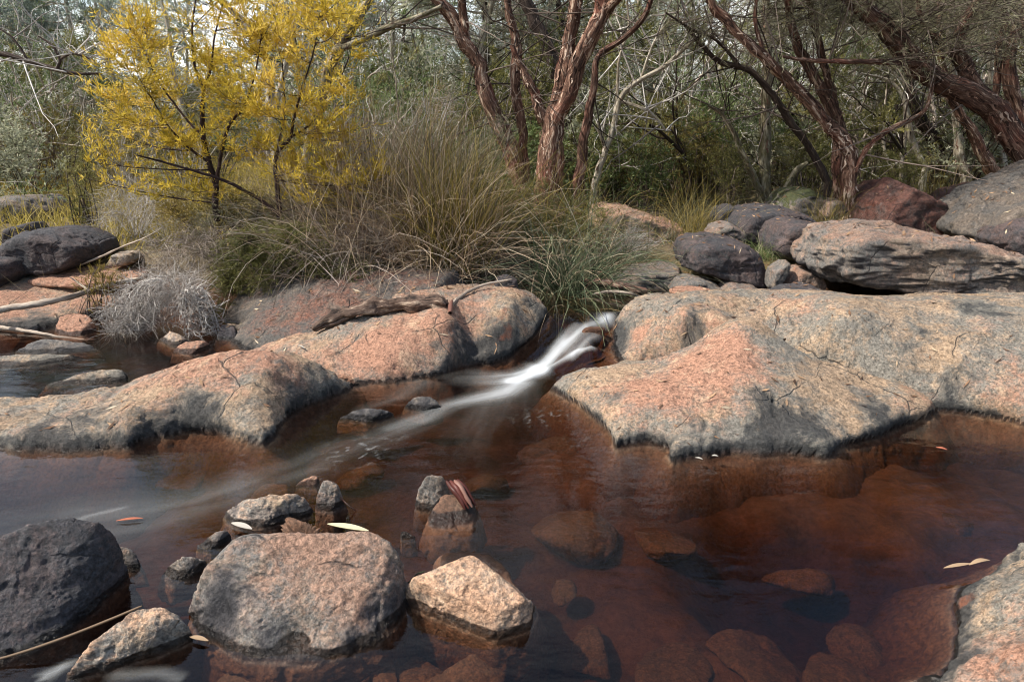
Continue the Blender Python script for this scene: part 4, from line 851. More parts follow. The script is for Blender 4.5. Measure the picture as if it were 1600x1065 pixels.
wattle('yellow-leaved wattle bush forking low, right one of the two behind the dead brush',
       [[(440, 352, 5.0, 4), (436, 330, 5.0, 4), (433, 290, 5.0, 3.6), (431, 246, 5.0, 3.2), (442, 228, 5.0, 2.8), (453, 216, 5.0, 2.4), (462, 175, 5.0, 2), (472, 140, 5.0, 1.5), (490, 80, 5, 1), (500, 20, 5, .8)],
        [(435, 335, 5.0, 3.4), (405, 311, 5.0, 3), (355, 284, 4.95, 2.6), (304, 267, 4.9, 2), (250, 252, 4.85, 1.6), (216, 243, 4.8, 1.2)],
        [(431, 250, 5.0, 2), (440, 205, 5.05, 1.8), (445, 160, 5.1, 1.4), (440, 90, 5.1, 1)],
        [(453, 216, 5.0, 1.8), (490, 190, 5.1, 1.6), (520, 150, 5.2, 1.2), (545, 90, 5.2, .9)]],
       pblobs([(470, 170, 75, 90), (480, 80, 80, 80), (530, 90, 55, 100), (450, 235, 70, 50), (540, 210, 70, 80), (510, 280, 80, 45), (590, 270, 40, 50), (420, 130, 60, 70), (470, 10, 90, 50), (560, 30, 40, 60)], 5.05, .5), 1550, 18)

# ================================================================== undergrowth of the bank
def scrub(name, label, mat_leaf, crown, base_uv, n, per, L, Wd, twm=TW_BROWN, spread=.6, sag=.1, up=True, cat='bush', upb=.1, group=None, tw=.006, bias=0.0, thr=None):
    b = np.array(base_uv); g = gz(b[0], b[1]); root = thing(name, label, cat, (b[0], b[1], g), group)
    mb = MB(); tg = fill(crown, n, thr, 3, seed=n)
    sk = np.array([[b[0] + dx, b[1] + dy, g - .03] for dx, dy in RNG.normal(size=(9, 2)) * .12])
    br = fill(crown, 22); bp = stems_to(mb, sk, br, tw * 1.6, K=8, jit=.12, sag=sag, sides=4)
    pth = stems_to(mb, np.r_[bp[:, 2:].reshape(-1, 3)], tg, tw, sag=sag, up=up)
    tag(mb.build('stems', twm, root), kind='stuff')
    if mat_leaf:
        mb = MB(); leaf_on(mb, pth, per, L, Wd, .1, spread, upb, 2.0, bias); mb.build('foliage', mat_leaf, root, smooth=False)
    return root
scrub('heath_bush', 'dark olive fine-leaved bush hanging over the bank under the right wattle', LF_OLIVE, pblobs([(400, 395, 70, 45), (450, 385, 80, 50), (360, 430, 45, 45), (430, 440, 60, 25), (340, 480, 22, 35), (510, 410, 60, 40), (560, 420, 50, 30)], 4.72, .3), P(440, 420, 4.85), 2300, 14, .036, .0045, sag=.25, up=False, upb=-.3, bias=-.18)
scrub('heath_bush', 'olive brown bush behind the dark one at the foot of the wattles', LF_WISP, pblobs([(360, 340, 70, 40), (470, 330, 70, 40), (560, 340, 60, 50), (300, 370, 45, 35)], 5.2, .3), P(430, 400, 5.2), 700, 12, .04, .004)
scrub('heath_bush', 'twiggy grey-green bush in the middle of the bank behind the sedge', LF_WISP, pblobs([(680, 240, 85, 65), (720, 290, 90, 65), (640, 300, 70, 60), (760, 220, 55, 50), (600, 260, 50, 60)], 5.7, .4), P(700, 400, 5.7), 1500, 9, .045, .0045, upb=.5, spread=.35)
scrub('heath_bush', 'dark shadowy bush at the right of the bank under the big paperbark', LF_OLIVE, pblobs([(850, 350, 60, 40), (900, 330, 60, 40), (820, 310, 50, 45), (790, 370, 50, 40)], 5.6, .35), P(860, 400, 5.6), 700, 10, .045, .005, spread=.5)
scrub('small_shrub', 'slender green sapling by the pale boulder at the left', LF_OLIVE, pblobs([(130, 290, 32, 55), (120, 240, 22, 40), (135, 340, 18, 25)], 6.2, .25), P(131, 375, 6.2), 260, 10, .04, .006, spread=.5)
scrub('small_shrub', 'yellowish tuft with green leaves beside the dead brush', LF_SEDGE, pblobs([(150, 450, 30, 40), (170, 430, 30, 30)], 4.75, .12), P(155, 490, 4.75), 150, 6, .05, .004, spread=.3, upb=.6)
scrub('heath_bush', 'tangled olive and yellow undergrowth right below the crown of the left wattle', LF_SEDGE, pblobs([(330, 320, 70, 38), (270, 330, 45, 32), (390, 330, 55, 38)], 5.35, .25), P(330, 390, 5.35), 620, 9, .04, .005, spread=.5, sag=.15)
scrub('heath_bush', 'tangled brownish undergrowth right below the crown of the right wattle', LF_WISP, pblobs([(480, 330, 70, 45), (540, 310, 45, 50), (430, 350, 50, 35)], 5.25, .25), P(480, 400, 5.25), 750, 9, .04, .0045, spread=.5, sag=.15)
scrub('heath_bush', 'dark brown overhanging scrub above the driftwood log', LF_OLIVE, pblobs([(560, 415, 60, 28), (630, 420, 55, 25), (690, 415, 45, 25), (500, 425, 45, 20)], 4.95, .2), P(600, 425, 5.05), 900, 9, .035, .0045, twm=TW_BROWN, sag=.2, up=False, upb=-.2, bias=-.3)
# bare thickets
def thicket(name, label, crown, b, n, r, mat=TW_GREY, cat='dead bush', sag=.1, spray=0, jit=.12, shoot=.14):
    g = gz(b[0], b[1]); root = thing(name, label, cat, (b[0], b[1], max(g, 0)))
    sk = np.array([b + RNG.normal(size=3) * np.array([.03, .03, .015]) for _ in range(10)])
    mb = MB(); bp = stems_to(mb, sk, fill(crown, 30), r * 2.2, K=8, jit=jit * 1.5, sag=sag, sides=5, up=False, tint=.75)
    mb.build('limbs', mat, root)
    mb = MB(); pth = stems_to(mb, bp[:, 2:].reshape(-1, 3), fill(crown, n), r, sag=sag, up=False, jit=jit)
    for gen in range(2):
        k = RNG.integers(2, 5, len(pth)); m_ = pth[np.arange(len(pth)), k]; d = unit(unit(pth[:, -1] - pth[:, 1]) + RNG.normal(size=m_.shape) * .75)
        Ls = shoot * RNG.uniform(.4, 1.2, len(m_))[:, None]; t = np.linspace(0, 1, 5)[None, :, None]
        s2 = m_[:, None] + d[:, None] * Ls[:, None] * t + np.cumsum(RNG.normal(size=(len(m_), 5, 3)) * .008, 1)
        tubes(mb, s2, np.full((len(m_), 1), r * .28) * np.linspace(1, .4, 5)[None], 3)
    tag(mb.build('twigs', mat, root), kind='stuff')
    return root
thicket('dead_brush', 'grey tangle of dead twigs drooping into the left pool', pblobs([(222, 480, 58, 44), (198, 500, 42, 28), (255, 450, 55, 32), (188, 515, 28, 12), (290, 460, 40, 35)], 4.42, .15), P(265, 432, 4.5), 1000, .006, sag=.35, jit=.1)
thicket('dead_brush', 'pale broom-like dead branch spreading down beside the grey twig tangle', pblobs([(312, 495, 38, 30), (302, 470, 26, 30), (322, 515, 34, 10)], 4.32, .10), P(302, 445, 4.4), 240, .010, sag=.1, jit=.03, shoot=.09)
thicket('dead_brush', 'grey wiry dead bush behind the left wattle', pblobs([(200, 310, 50, 35), (240, 330, 50, 35), (180, 340, 30, 25)], 5.9, .35), P(215, 375, 5.9), 420, .0045, sag=.1)
thicket('dead_brush', 'grey matted dry brush hanging down left of the dark bush', pblobs([(270, 400, 50, 40), (310, 390, 50, 45), (250, 430, 40, 25), (330, 430, 35, 30)], 4.75, .22), P(300, 380, 4.9), 600, .004, LF_DRYGREY, sag=.4)
thicket('dead_brush', 'dense brown dry brush in the shade right of the wattles', pblobs([(520, 400, 70, 35), (580, 380, 60, 50), (470, 410, 40, 30)], 4.85, .25), P(540, 410, 4.95), 700, .0045, LF_DRYGREY, sag=.3)
thicket('dead_brush', 'grey bare twig bush in the middle distance left of the big paperbark', pblobs([(640, 200, 60, 50), (600, 230, 50, 50), (690, 160, 50, 40)], 7.5, .5), P(650, 320, 7.5), 420, .0045, sag=.05)
thicket('dead_brush', 'pale twiggy debris lying right of the green sedge', pblobs([(990, 380, 40, 20)], 5.6, .2), P(985, 392, 5.6), 150, .004, sag=.05)

# ---- sedges and grass tussocks
def tussock(name, label, base, n, L, spread, lean, mat, width=.004, droop=.9, K=7, rad=.12, mat2=None, dead=0, cat='grass clump', tz=None, group=None):
    b = np.array(base, dtype=float); root = thing(name, label, cat, b, group)
    mb = MB(); o = b + np.c_[RNG.normal(size=(n, 2)) * rad, np.zeros(n)]
    d = np.c_[RNG.normal(size=(n, 2)) * spread, np.ones(n)] + np.asarray(lean)
    blades(mb, o, d, L * RNG.uniform(.55, 1.15, n), width * RNG.uniform(.6, 1.3, n), droop * RNG.uniform(.3, 1.9, n), K, jit=.085)
    mb.build('blades', mat, root, smooth=False)
    if dead:
        mb = MB(); o = b + np.c_[RNG.normal(size=(dead, 2)) * rad * 1.1, np.zeros(dead)]
        d = np.c_[RNG.normal(size=(dead, 2)) * spread * 1.6, np.ones(dead) * .7] + np.asarray(lean)
        blades(mb, o, d, L * RNG.uniform(.4, 1.1, dead), width * .9, droop * RNG.uniform(.6, 2.6, dead), K, jit=.17)
        tag(mb.build('dead_blades', mat2, root, smooth=False), kind='stuff')
    return root
def on(u, v, Y): q = P(u, v, Y); return (q[0], q[1], gz(q[0], q[1]) - .01)
tussock('sedge_clump', 'upright golden-green sedge clump in the middle of the bank', on(705, 430, 5.0), 650, 1.1, .30, (.02, 0, 0), LF_SEDGE, .007, .55, rad=.13, mat2=LF_STRAW, dead=750)
tussock('sedge_clump', 'golden sedge clump with brown seed heads left of the upright one', on(640, 420, 5.2), 500, 1.15, .28, (-.05, 0, 0), LF_STRAW, .007, .6, rad=.16, mat2=LF_STRAW, dead=700)
tussock('sedge_clump', 'arching green sedge clump hanging over the top of the waterfall', on(882, 428, 4.9), 560, 1.0, .5, (.12, -.38, 0), LF_SEDGEG, .0095, 2.0, K=9, rad=.11, mat2=LF_STRAW, dead=260)
tussock('sedge_clump', 'loose green and straw sedge sprawling right over the low rocks', on(945, 415, 5.3), 420, 1.0, .45, (.3, -.15, 0), LF_SEDGEG, .004, 1.6, K=8, rad=.16, mat2=LF_STRAW, dead=260)
tussock('sedge_clump', 'tall straw-coloured dry grass behind the right wattle', on(580, 400, 5.4), 480, 1.35, .24, (-.04, 0, 0), LF_STRAW, .006, .5, rad=.22, mat2=LF_SEDGE, dead=250)
tussock('sedge_clump', 'straw-coloured grass leaning left below the tall dry grass', on(555, 420, 5.0), 460, 1.1, .34, (-.15, -.1, 0), LF_STRAW, .0055, .9, rad=.2, mat2=LF_DRYGREY, dead=700)
tussock('sedge_clump', 'grey dead sedge skirt drooping onto the slab below the upright clump', on(660, 435, 4.75), 900, .55, .7, (-.1, -.4, -.1), LF_DRYGREY, .0058, 2.2, K=8, rad=.2)
tussock('sedge_clump', 'grey dead sedge skirt drooping onto the slab left of the driftwood log', on(560, 435, 4.8), 800, .5, .7, (-.2, -.4, -.1), LF_DRYGREY, .0058, 2.2, K=8, rad=.2)
tussock('sedge_clump', 'dry grey sedge skirt between upright clump and green sedge', on(780, 430, 4.85), 560, .55, .6, (.05, -.4, 0), LF_DRYGREY, .0058, 2.0, K=8, rad=.17)
tussock('sedge_clump', 'brown dry sedge around the foot of the big paperbark', on(850, 400, 5.9), 600, .9, .5, (.0, -.1, 0), LF_SEDGE, .0045, 1.2, K=7, rad=.28, mat2=LF_DRYGREY, dead=300)
tussock('sedge_clump', 'fine pale grass leaning over the rocks under the sedge at the right', on(1062, 415, 5.25), 200, .45, .5, (-.2, -.2, 0), LF_SEDGE, .003, 1.4, rad=.06)
tussock('grass_tuft', 'small tuft of dry grass on the bank by the red trunk', on(1300, 330, 6.1), 200, .5, .3, (0, 0, 0), LF_SEDGE, .004, .8, rad=.1)
tussock('grass_tuft', 'yellow-green tuft growing between the dark boulders', on(1080, 360, 6.0), 320, .6, .35, (0, 0, 0), LF_SEDGE, .004, .9, rad=.13)
tussock('grass_tuft', 'pale grass blades standing behind the pyramid-shaped boulder', on(1455, 310, 6.9), 260, .65, .3, (0, 0, 0), LF_SEDGE, .005, .8, rad=.16)
tussock('grass_tuft', 'small green fern-like tuft between the two dark boulders', on(1185, 395, 5.25), 160, .28, .6, (0, -.1, 0), LF_GREEN, .004, 1.4, rad=.05)
tussock('grass_tuft', 'thin yellow blades sprouting by the fallen branch at the left', on(168, 455, 4.95), 70, .45, .35, (0, 0, 0), LF_FIELD, .004, .5, rad=.1)
tussock('grass_tuft', 'thin green reeds at the left edge beside the low dark boulder', on(75, 440, 5.0), 60, .6, .55, (.2, 0, 0), LF_SEDGEG, .0035, .4, rad=.09)

for (u, Y, lb, mt, n_, L_, ln) in ((480, 4.72, 'dark dry grass skirt hanging at the upper edge of the dark sloping slab', LF_DRYGREY, 420, .34, (-.1, -.3, 0)),
        (420, 4.7, 'olive straggly skirt of stems over the left end of the dark sloping slab', LF_OLIVE, 520, .42, (-.1, -.3, 0)),
        (720, 4.7, 'thin brown skirt of dry blades behind the driftwood log', LF_DRYGREY, 520, .5, (.0, -.3, 0)),
        (830, 4.75, 'brown root-like skirt of dry sedge at the lip of the waterfall', LF_DRYGREY, 460, .5, (.1, -.6, -.2)),
        (610, 4.72, 'fallen grey blades matted on the bank edge above the driftwood log', LF_DRYGREY, 420, .4, (-.1, -.4, 0))):
    tussock('sedge_clump', lb, on(u, 440, Y), n_, L_, .75, ln, mt, .0052, 1.9, K=8, rad=.14)
# ---- the yellow meadow at the left, a mass of blades
n = 26000; px_ = RNG.uniform(-13.5, -2.2, n); py_ = RNG.uniform(5.6, 15.5, n)
keep = (px_ > -1.05 * py_) & (px_ < -.24 * py_) & (fbm(np.c_[px_, py_, py_ * 0], .9, 3, seed=77) > -.22) & (ground_z(px_, py_) > .25)
px_, py_ = px_[keep], py_[keep]; n = len(px_); mb = MB()
blades(mb, np.c_[px_, py_, ground_z(px_, py_) - .01], np.c_[RNG.normal(size=(n, 2)) * .35, np.ones(n)], RNG.uniform(.15, .42, n), .009, .8, 4)
tag(mb.build('meadow_grass', LF_FIELD, None, (0, 0, 0), smooth=False), 'yellow dry meadow grass on the left bank', 'grass', kind='stuff')
n = 30000; px_ = RNG.uniform(-6, 9, n); py_ = RNG.uniform(4.9, 14, n)
keep = (px_ > -.55 * py_) & (ground_z(px_, py_) > .28) & (fbm(np.c_[px_, py_, py_ * 0], 1.3, 3, seed=78) > -.1)
px_, py_ = px_[keep], py_[keep]; n = len(px_); mb = MB()
blades(mb, np.c_[px_, py_, ground_z(px_, py_) - .01], np.c_[RNG.normal(size=(n, 2)) * .5, np.ones(n)], RNG.uniform(.08, .35, n), .007, 1.2, 4)
tag(mb.build('ground_cover', LF_WISP, None, (0, 0, 0), smooth=False), 'low dry ground cover under the trees', 'ground cover', kind='stuff')
# ================================================================== the paperbarks one can tell apart
up = lambda Y, *b: pblobs(b, Y, .9)
tree('big paperbark with forked pale and red peeling trunks in the centre',
     [[(858, 345, 6.6, 22), (857, 290, 6.6, 21), (858, 240, 6.6, 20), (864, 190, 6.6, 17), (872, 165, 6.6, 14), (882, 115, 6.6, 12), (890, 70, 6.6, 11), (899, 20, 6.6, 10), (908, -40, 6.6, 9), (930, -160, 6.7, 10)],
      [(866, 195, 6.55, 10), (882, 160, 6.5, 11), (900, 110, 6.45, 12), (921, 62, 6.4, 12.5), (939, 20, 6.4, 12), (948, -30, 6.4, 15), (975, -150, 6.4, 11)],
      [(850, 190, 6.6, 8), (838, 158, 6.6, 8), (826, 128, 6.6, 7), (812, 100, 6.6, 5), (800, 70, 6.6, 4)],
      [(940, 25, 6.4, 9), (985, -30, 6.3, 7), (1040, -120, 6.2, 5)]],
     BK_PAPER, crown=up(6.6, (880, -170, 190, 90), (1020, -190, 120, 70)), leaf=LF_WISP, n_tw=90, per=12, strips=170, bare=34, rough=.34, sides=18)
tree('leaning paperbark with cream blotches left of the big forked one',
     [[(818, 330, 6.9, 13), (807, 264, 6.9, 13), (790, 216, 6.9, 12.5), (773, 183, 6.9, 12.5), (756, 135, 6.9, 11.5), (746, 101, 6.9, 10.5), (729, 68, 6.9, 11), (712, 34, 6.9, 10), (685, 0, 6.9, 9), (640, -60, 6.9, 7), (600, -150, 6.9, 5)],
      [(730, 70, 6.9, 7), (724, 30, 6.85, 6.5), (718, -20, 6.8, 6), (720, -120, 6.8, 4)]],
     BK_PAPER, crown=up(6.9, (640, -150, 150, 80), (720, -170, 110, 70)), leaf=LF_WISP, n_tw=70, per=12, strips=120, bare=36, rough=.34, sides=14)
tree('slim straight paperbark stem between the leaning and the big forked ones',
     [[(822, 290, 7.0, 7), (817, 220, 7.0, 7), (809, 169, 7.0, 7.5), (805, 128, 7.0, 8), (807, 78, 7.0, 7), (800, 34, 7.0, 6.5), (794, 0, 7.0, 6), (788, -120, 7.0, 4.5)]],
     BK_PAPER, crown=up(7.0, (790, -150, 110, 70)), leaf=LF_WISP, n_tw=40, per=12, strips=90, bare=14, rough=.3)
tree('dark-barked leaning trunk in the background between the paperbark forks',
     [[(905, 260, 9.2, 12), (885, 160, 9.2, 11), (868, 112, 9.2, 11), (854, 68, 9.2, 10), (834, 27, 9.2, 9.5), (818, -10, 9.2, 9), (790, -90, 9.2, 7)]],
     BK_DARK, crown=up(9.2, (800, -120, 170, 80)), leaf=LF_GREY, n_tw=90, per=12, leafL=.07, leafW=.012, bare=20)
tree('white-barked slender crooked tree curving right beside the big paperbark',
     [[(927, 300, 7.4, 5.5), (933, 275, 7.4, 5.5), (946, 237, 7.4, 5), (957, 205, 7.4, 4.6), (969, 155, 7.4, 4), (996, 128, 7.4, 3.8), (1037, 105, 7.4, 3.4), (1067, 78, 7.4, 2.8), (1100, 50, 7.4, 2)],
      [(946, 230, 7.4, 3.5), (938, 208, 7.35, 3), (935, 190, 7.3, 2.2)],
      [(957, 203, 7.4, 3), (963, 160, 7.5, 2.6), (968, 90, 7.5, 2.2), (982, 44, 7.5, 1.8), (980, 0, 7.5, 1.4), (985, -60, 7.5, 1)],
      [(969, 158, 7.4, 2.6), (1010, 172, 7.3, 2.3), (1030, 190, 7.3, 1.8), (1040, 205, 7.3, 1.2)],
      [(1000, 126, 7.4, 2), (1025, 60, 7.4, 1.6), (1060, 20, 7.4, 1.2), (1100, -20, 7.4, .8)]],
     BK_PALE, bare=60, twig_r=.008, rough=.2, twmat=TW_GREY, strips=25)
tree('brown stump-like stem behind the sedge right of the big paperbark',
     [[(905, 330, 7.0, 9), (905, 280, 7.0, 9), (912, 225, 7.0, 8), (925, 150, 7.0, 6), (935, 90, 7.1, 5), (975, 60, 7.1, 4.5), (1010, 20, 7.1, 4), (1030, -50, 7.1, 3)]], BK_RED, bare=26, strips=50, crown=up(7.1, (1040, -90, 80, 50)), leaf=LF_WISP, n_tw=60)
tree('mossy branch of a tree leaning in over the right wattle',
     [[(470, 330, 7.2, 10), (490, 200, 7.1, 9), (515, 110, 7.0, 8.5), (532, 72, 6.9, 8), (555, 34, 6.8, 7.5), (575, 0, 6.8, 7), (600, -70, 6.8, 5)],
      [(525, 80, 6.9, 6), (565, 62, 6.8, 5.5), (610, 42, 6.8, 5), (650, 28, 6.8, 4.2), (690, 10, 6.8, 3.2)]],
     BK_MOSSY, bare=34, strips=40, crown=up(6.9, (560, -110, 120, 60)), leaf=LF_WISP, n_tw=50)
# right-hand stand
wisp = dict(leaf=LF_WISP, leafL=.085, leafW=.0036, per=22, lspread=.45, upb=-.15)
tree('long diagonal flaking paperbark leaning left from the red pyramid boulder',
     [[(1324, 352, 6.15, 11), (1326, 304, 6.15, 11), (1330, 253, 6.15, 11), (1320, 223, 6.15, 11), (1297, 199, 6.15, 9), (1263, 159, 6.1, 9), (1229, 125, 6.05, 8.5), (1195, 91, 6.0, 8), (1158, 57, 6.0, 7), (1128, 27, 6.0, 7), (1105, -10, 6.0, 6), (1080, -90, 6, 4)],
      [(1336, 268, 6.1, 4), (1354, 233, 6.05, 4), (1384, 206, 6.0, 4), (1425, 186, 5.95, 3.6), (1445, 172, 5.9, 3.2), (1455, 145, 5.9, 2.6), (1460, 115, 5.9, 1.8)],
      [(1195, 90, 6.0, 4), (1180, 30, 6.1, 3), (1190, -40, 6.1, 2)]],
     BK_PAPER, crown=up(6.0, (1110, -110, 130, 70), (1180, -60, 80, 50)), n_tw=230, strips=150, bare=30, rough=.36, sides=14, **wisp)
tree('upright red-brown stringy trunk just behind the diagonal paperbark',
     [[(1310, 345, 6.5, 12), (1312, 290, 6.5, 11), (1312, 237, 6.5, 10.5), (1306, 180, 6.5, 10), (1284, 142, 6.5, 8.5), (1266, 108, 6.5, 7.5), (1249, 78, 6.5, 7), (1235, 30, 6.5, 6), (1225, -60, 6.5, 4.5)],
      [(1310, 192, 6.5, 6), (1297, 135, 6.5, 5.5), (1286, 95, 6.5, 5.5), (1276, 50, 6.5, 5.5), (1265, 0, 6.5, 5), (1262, -80, 6.5, 4)]],
     BK_RED, crown=up(6.5, (1240, 40, 70, 40), (1260, 10, 60, 40), (1220, -80, 120, 60)), n_tw=260, strips=120, bare=26, rough=.3, **wisp)
tree('thin dark trunk leaning left behind the diagonal paperbark',
     [[(1294, 285, 7.0, 6), (1263, 226, 7.0, 5.5), (1236, 193, 7.0, 5.5), (1205, 145, 7.0, 5), (1171, 111, 7.0, 4.5), (1128, 98, 7.0, 4), (1100, 75, 7.0, 3.4), (1070, 40, 7.0, 2.4)],
      [(1160, 108, 7.0, 3), (1120, 64, 7.0, 2.6), (1084, 48, 7.0, 2), (1040, 20, 7, 1.4)]],
     BK_DARK, bare=50, twig_r=.007, crown=up(7, (1090, 40, 70, 40)), n_tw=50, **wisp)
tree('moss-flecked pale double trunk standing behind the dark boulders',
     [[(1196, 330, 7.6, 10), (1195, 290, 7.6, 9), (1195, 237, 7.6, 9), (1196, 186, 7.6, 8), (1199, 135, 7.6, 7), (1199, 68, 7.6, 6.5), (1197, 0, 7.6, 6), (1200, -80, 7.6, 4)],
      [(1190, 310, 7.55, 6), (1178, 278, 7.5, 5), (1160, 240, 7.5, 4.6), (1143, 203, 7.5, 4), (1127, 178, 7.5, 3), (1106, 165, 7.5, 2)],
      [(1128, 180, 7.5, 2), (1135, 150, 7.5, 1.6), (1132, 130, 7.5, 1)]],
     BK_MOSSY, crown=up(7.6, (1190, -90, 130, 70)), n_tw=150, bare=30, strips=40, rough=.3, **wisp)
tree('short mossy leaning stump left of the red-brown trunk', [[(1228, 300, 7.3, 6), (1236, 280, 7.3, 6), (1246, 266, 7.3, 5), (1262, 254, 7.3, 3.5)]], BK_MOSSY, bare=5)
tree('thick dark paperbark leaning in from the right edge with orange bark near its foot',
     [[(1660, 330, 6.0, 26), (1630, 282, 6.0, 23), (1601, 238, 6.0, 21), (1567, 196, 6.0, 19), (1540, 162, 6.0, 18), (1499, 142, 6.0, 17), (1465, 126, 6.0, 16), (1432, 101, 6.0, 16), (1411, 71, 6.0, 14), (1384, 44, 6.0, 13), (1357, 20, 6.0, 12.5), (1325, -8, 6.0, 12), (1270, -60, 6.0, 9), (1200, -140, 6.0, 6)],
      [(1545, 165, 6.0, 13), (1520, 130, 6.05, 12), (1505, 100, 6.1, 11), (1496, 70, 6.1, 9), (1505, 40, 6.1, 8), (1525, 0, 6.1, 7), (1540, -90, 6.1, 5)],
      [(1440, 100, 5.95, 5), (1400, 99, 5.9, 4.6), (1364, 97, 5.85, 4.2), (1297, 96, 5.8, 3.4), (1250, 93, 5.8, 2.8), (1222, 88, 5.8, 2)],
      [(1470, 68, 6.1, 5), (1440, 30, 6.1, 4), (1430, -20, 6.1, 3)]],
     BK_RED, crown=up(6.0, (1330, 20, 90, 40), (1430, 20, 110, 50), (1540, 30, 80, 60), (1300, -110, 160, 70), (1520, -100, 140, 70), (1390, 110, 60, 30)), n_tw=620, strips=230, bare=50, rough=.36, sides=18, **wisp)
tree('brown crooked trunk at the far right behind the thick leaning one',
     [[(1640, 260, 7.0, 11), (1600, 190, 7.0, 10), (1580, 140, 7.0, 10), (1575, 100, 7.0, 9), (1582, 65, 7.0, 8), (1596, 35, 7.0, 8), (1615, -20, 7.0, 6)],
      [(1556, 150, 7.1, 5), (1562, 70, 7.1, 5), (1570, 30, 7.1, 4.5), (1560, -40, 7.1, 3)]],
     BK_RED, crown=up(7.0, (1590, -20, 100, 70), (1560, 60, 70, 50)), n_tw=220, strips=60, bare=24, rough=.3, **wisp)
tree('pale straight trunk behind the gap between red pyramid and huge grey boulders', [[(1511, 300, 8.0, 8), (1506, 265, 8.0, 7.5), (1500, 240, 8.0, 7), (1495, 200, 8.0, 6), (1490, 120, 8, 5), (1480, 20, 8, 4)]], BK_PALE, bare=16, strips=30, rough=.25, crown=up(8, (1480, 20, 80, 50)), n_tw=90, **wisp)
tree('pink-brown leaning trunk right of the pale straight one', [[(1562, 290, 7.6, 10), (1545, 258, 7.6, 9.5), (1530, 230, 7.6, 9), (1515, 200, 7.6, 7), (1485, 150, 7.6, 6), (1470, 80, 7.6, 5), (1468, 0, 7.6, 4)]], BK_PAPER, bare=14, strips=50, rough=.3, crown=up(7.6, (1470, 0, 90, 50)), n_tw=90, **wisp)
tree('thin pale trunk at the right close behind the huge grey boulder', [[(1574, 280, 8.2, 5), (1566, 245, 8.2, 5), (1556, 205, 8.2, 4.5), (1548, 120, 8.2, 4), (1552, 20, 8.2, 3)]], BK_PALE, bare=12, strips=20, crown=up(8.2, (1555, 10, 80, 50)), n_tw=80, **wisp)
tree('thick dark rough trunk in the shade behind the red pyramid boulder', [[(1466, 300, 8.6, 12), (1463, 264, 8.6, 12), (1462, 225, 8.6, 11), (1448, 200, 8.6, 9), (1438, 185, 8.6, 8), (1420, 130, 8.6, 7), (1425, 50, 8.6, 5), (1430, -30, 8.6, 4)]], BK_DARK, bare=30, strips=30, rough=.4, crown=up(8.6, (1420, 20, 120, 60), (1400, 110, 60, 40)), n_tw=220, **wisp)
tree('pale broken stem left of the thick dark trunk', [[(1446, 262, 8.0, 5), (1432, 238, 8.0, 5), (1424, 215, 8.0, 5), (1420, 190, 8.0, 4), (1410, 150, 8.0, 3), (1385, 125, 8, 2.4), (1345, 115, 8, 1.6)]], BK_PALE, bare=10, strips=12)
tree('two-pronged whitish sapling behind the red pyramid boulder', [[(1408, 275, 8.4, 4), (1410, 240, 8.4, 3.6), (1415, 200, 8.4, 3), (1412, 120, 8.4, 2), (1420, 40, 8.4, 1.2)], [(1398, 268, 8.4, 3), (1385, 245, 8.4, 2.6), (1380, 210, 8.4, 2), (1385, 140, 8.4, 1.4)]], BK_PALE, bare=14, strips=8)
tree('dead grey branch with pale forks reaching in from the left edge',
     [[(-80, 300, 7.6, 6), (-50, 150, 7.6, 6), (-20, 95, 7.5, 5), (0, 84, 7.4, 4.2), (44, 96, 7.4, 3.8), (85, 108, 7.4, 3.4), (118, 115, 7.4, 2.8), (160, 115, 7.4, 1.6)],
      [(90, 108, 7.4, 2.6), (93, 92, 7.4, 2.4), (80, 70, 7.4, 2), (60, 57, 7.4, 1.2)], [(95, 92, 7.4, 2), (112, 84, 7.4, 1.8), (130, 88, 7.4, 1.4), (148, 95, 7.4, .9)], [(44, 96, 7.4, 2), (20, 60, 7.4, 1.6), (-10, 40, 7.4, 1.2)]],
     BK_DARK, bare=44, twig_r=.006, twmat=TW_GREY, rough=.2, cat='dead tree', name='dead_tree')
tree('pale forked trunk seen through the right wattle', [[(440, 300, 8.5, 8), (428, 220, 8.5, 8), (424, 160, 8.5, 7), (410, 90, 8.5, 6), (385, 40, 8.5, 5), (350, 5, 8.5, 4), (300, -40, 8.5, 3)], [(428, 170, 8.5, 5), (450, 90, 8.5, 4), (462, 30, 8.5, 4), (470, -60, 8.5, 3)]], BK_PALE, bare=20, strips=20, crown=up(8.5, (430, -80, 150, 60)), leaf=LF_GREY, n_tw=140, per=12, leafL=.07, leafW=.012)

# ================================================================== thicket and forest behind (copies share their meshes)
def copy_tree(root, loc, rz, sc, group=None, label=None):
    r = root.copy(); COL.objects.link(r); r.location = loc; r.rotation_euler = (0, 0, rz); r.scale = sc
    if label: r['label'] = label
    for ch in list(root.children):
        c = ch.copy(); COL.objects.link(c); c.parent = r
    return r
def bush_proto(name, label, cat, group, leaf, n, per, L, Wd, blobs_, tw=TW_BROWN, upb=.1, spread=.6, r=.005, sk=None):
    root = thing(name, label, cat, (0, 0, 0), group)
    mb = MB(); s0 = np.array([[dx, dy, -.05] for dx, dy in RNG.normal(size=(8, 2)) * .1]) if sk is None else sk
    bp = stems_to(mb, s0, fill(blobs_, 26), r * 1.8, K=7, jit=.12, sides=4); pth = stems_to(mb, bp[:, 2:].reshape(-1, 3), fill(blobs_, n, -.2, 2.0, seed=n), r)
    tag(mb.build('stems', tw, root), kind='stuff')
    if leaf:
        mb = MB(); leaf_on(mb, pth, per, L, Wd, .1, spread, upb, 1.6); mb.build('foliage', leaf, root, smooth=False)
    return root
E3 = lambda *a: [(np.array(a[i][:3]), np.array(a[i][3:])) for i in range(len(a))]
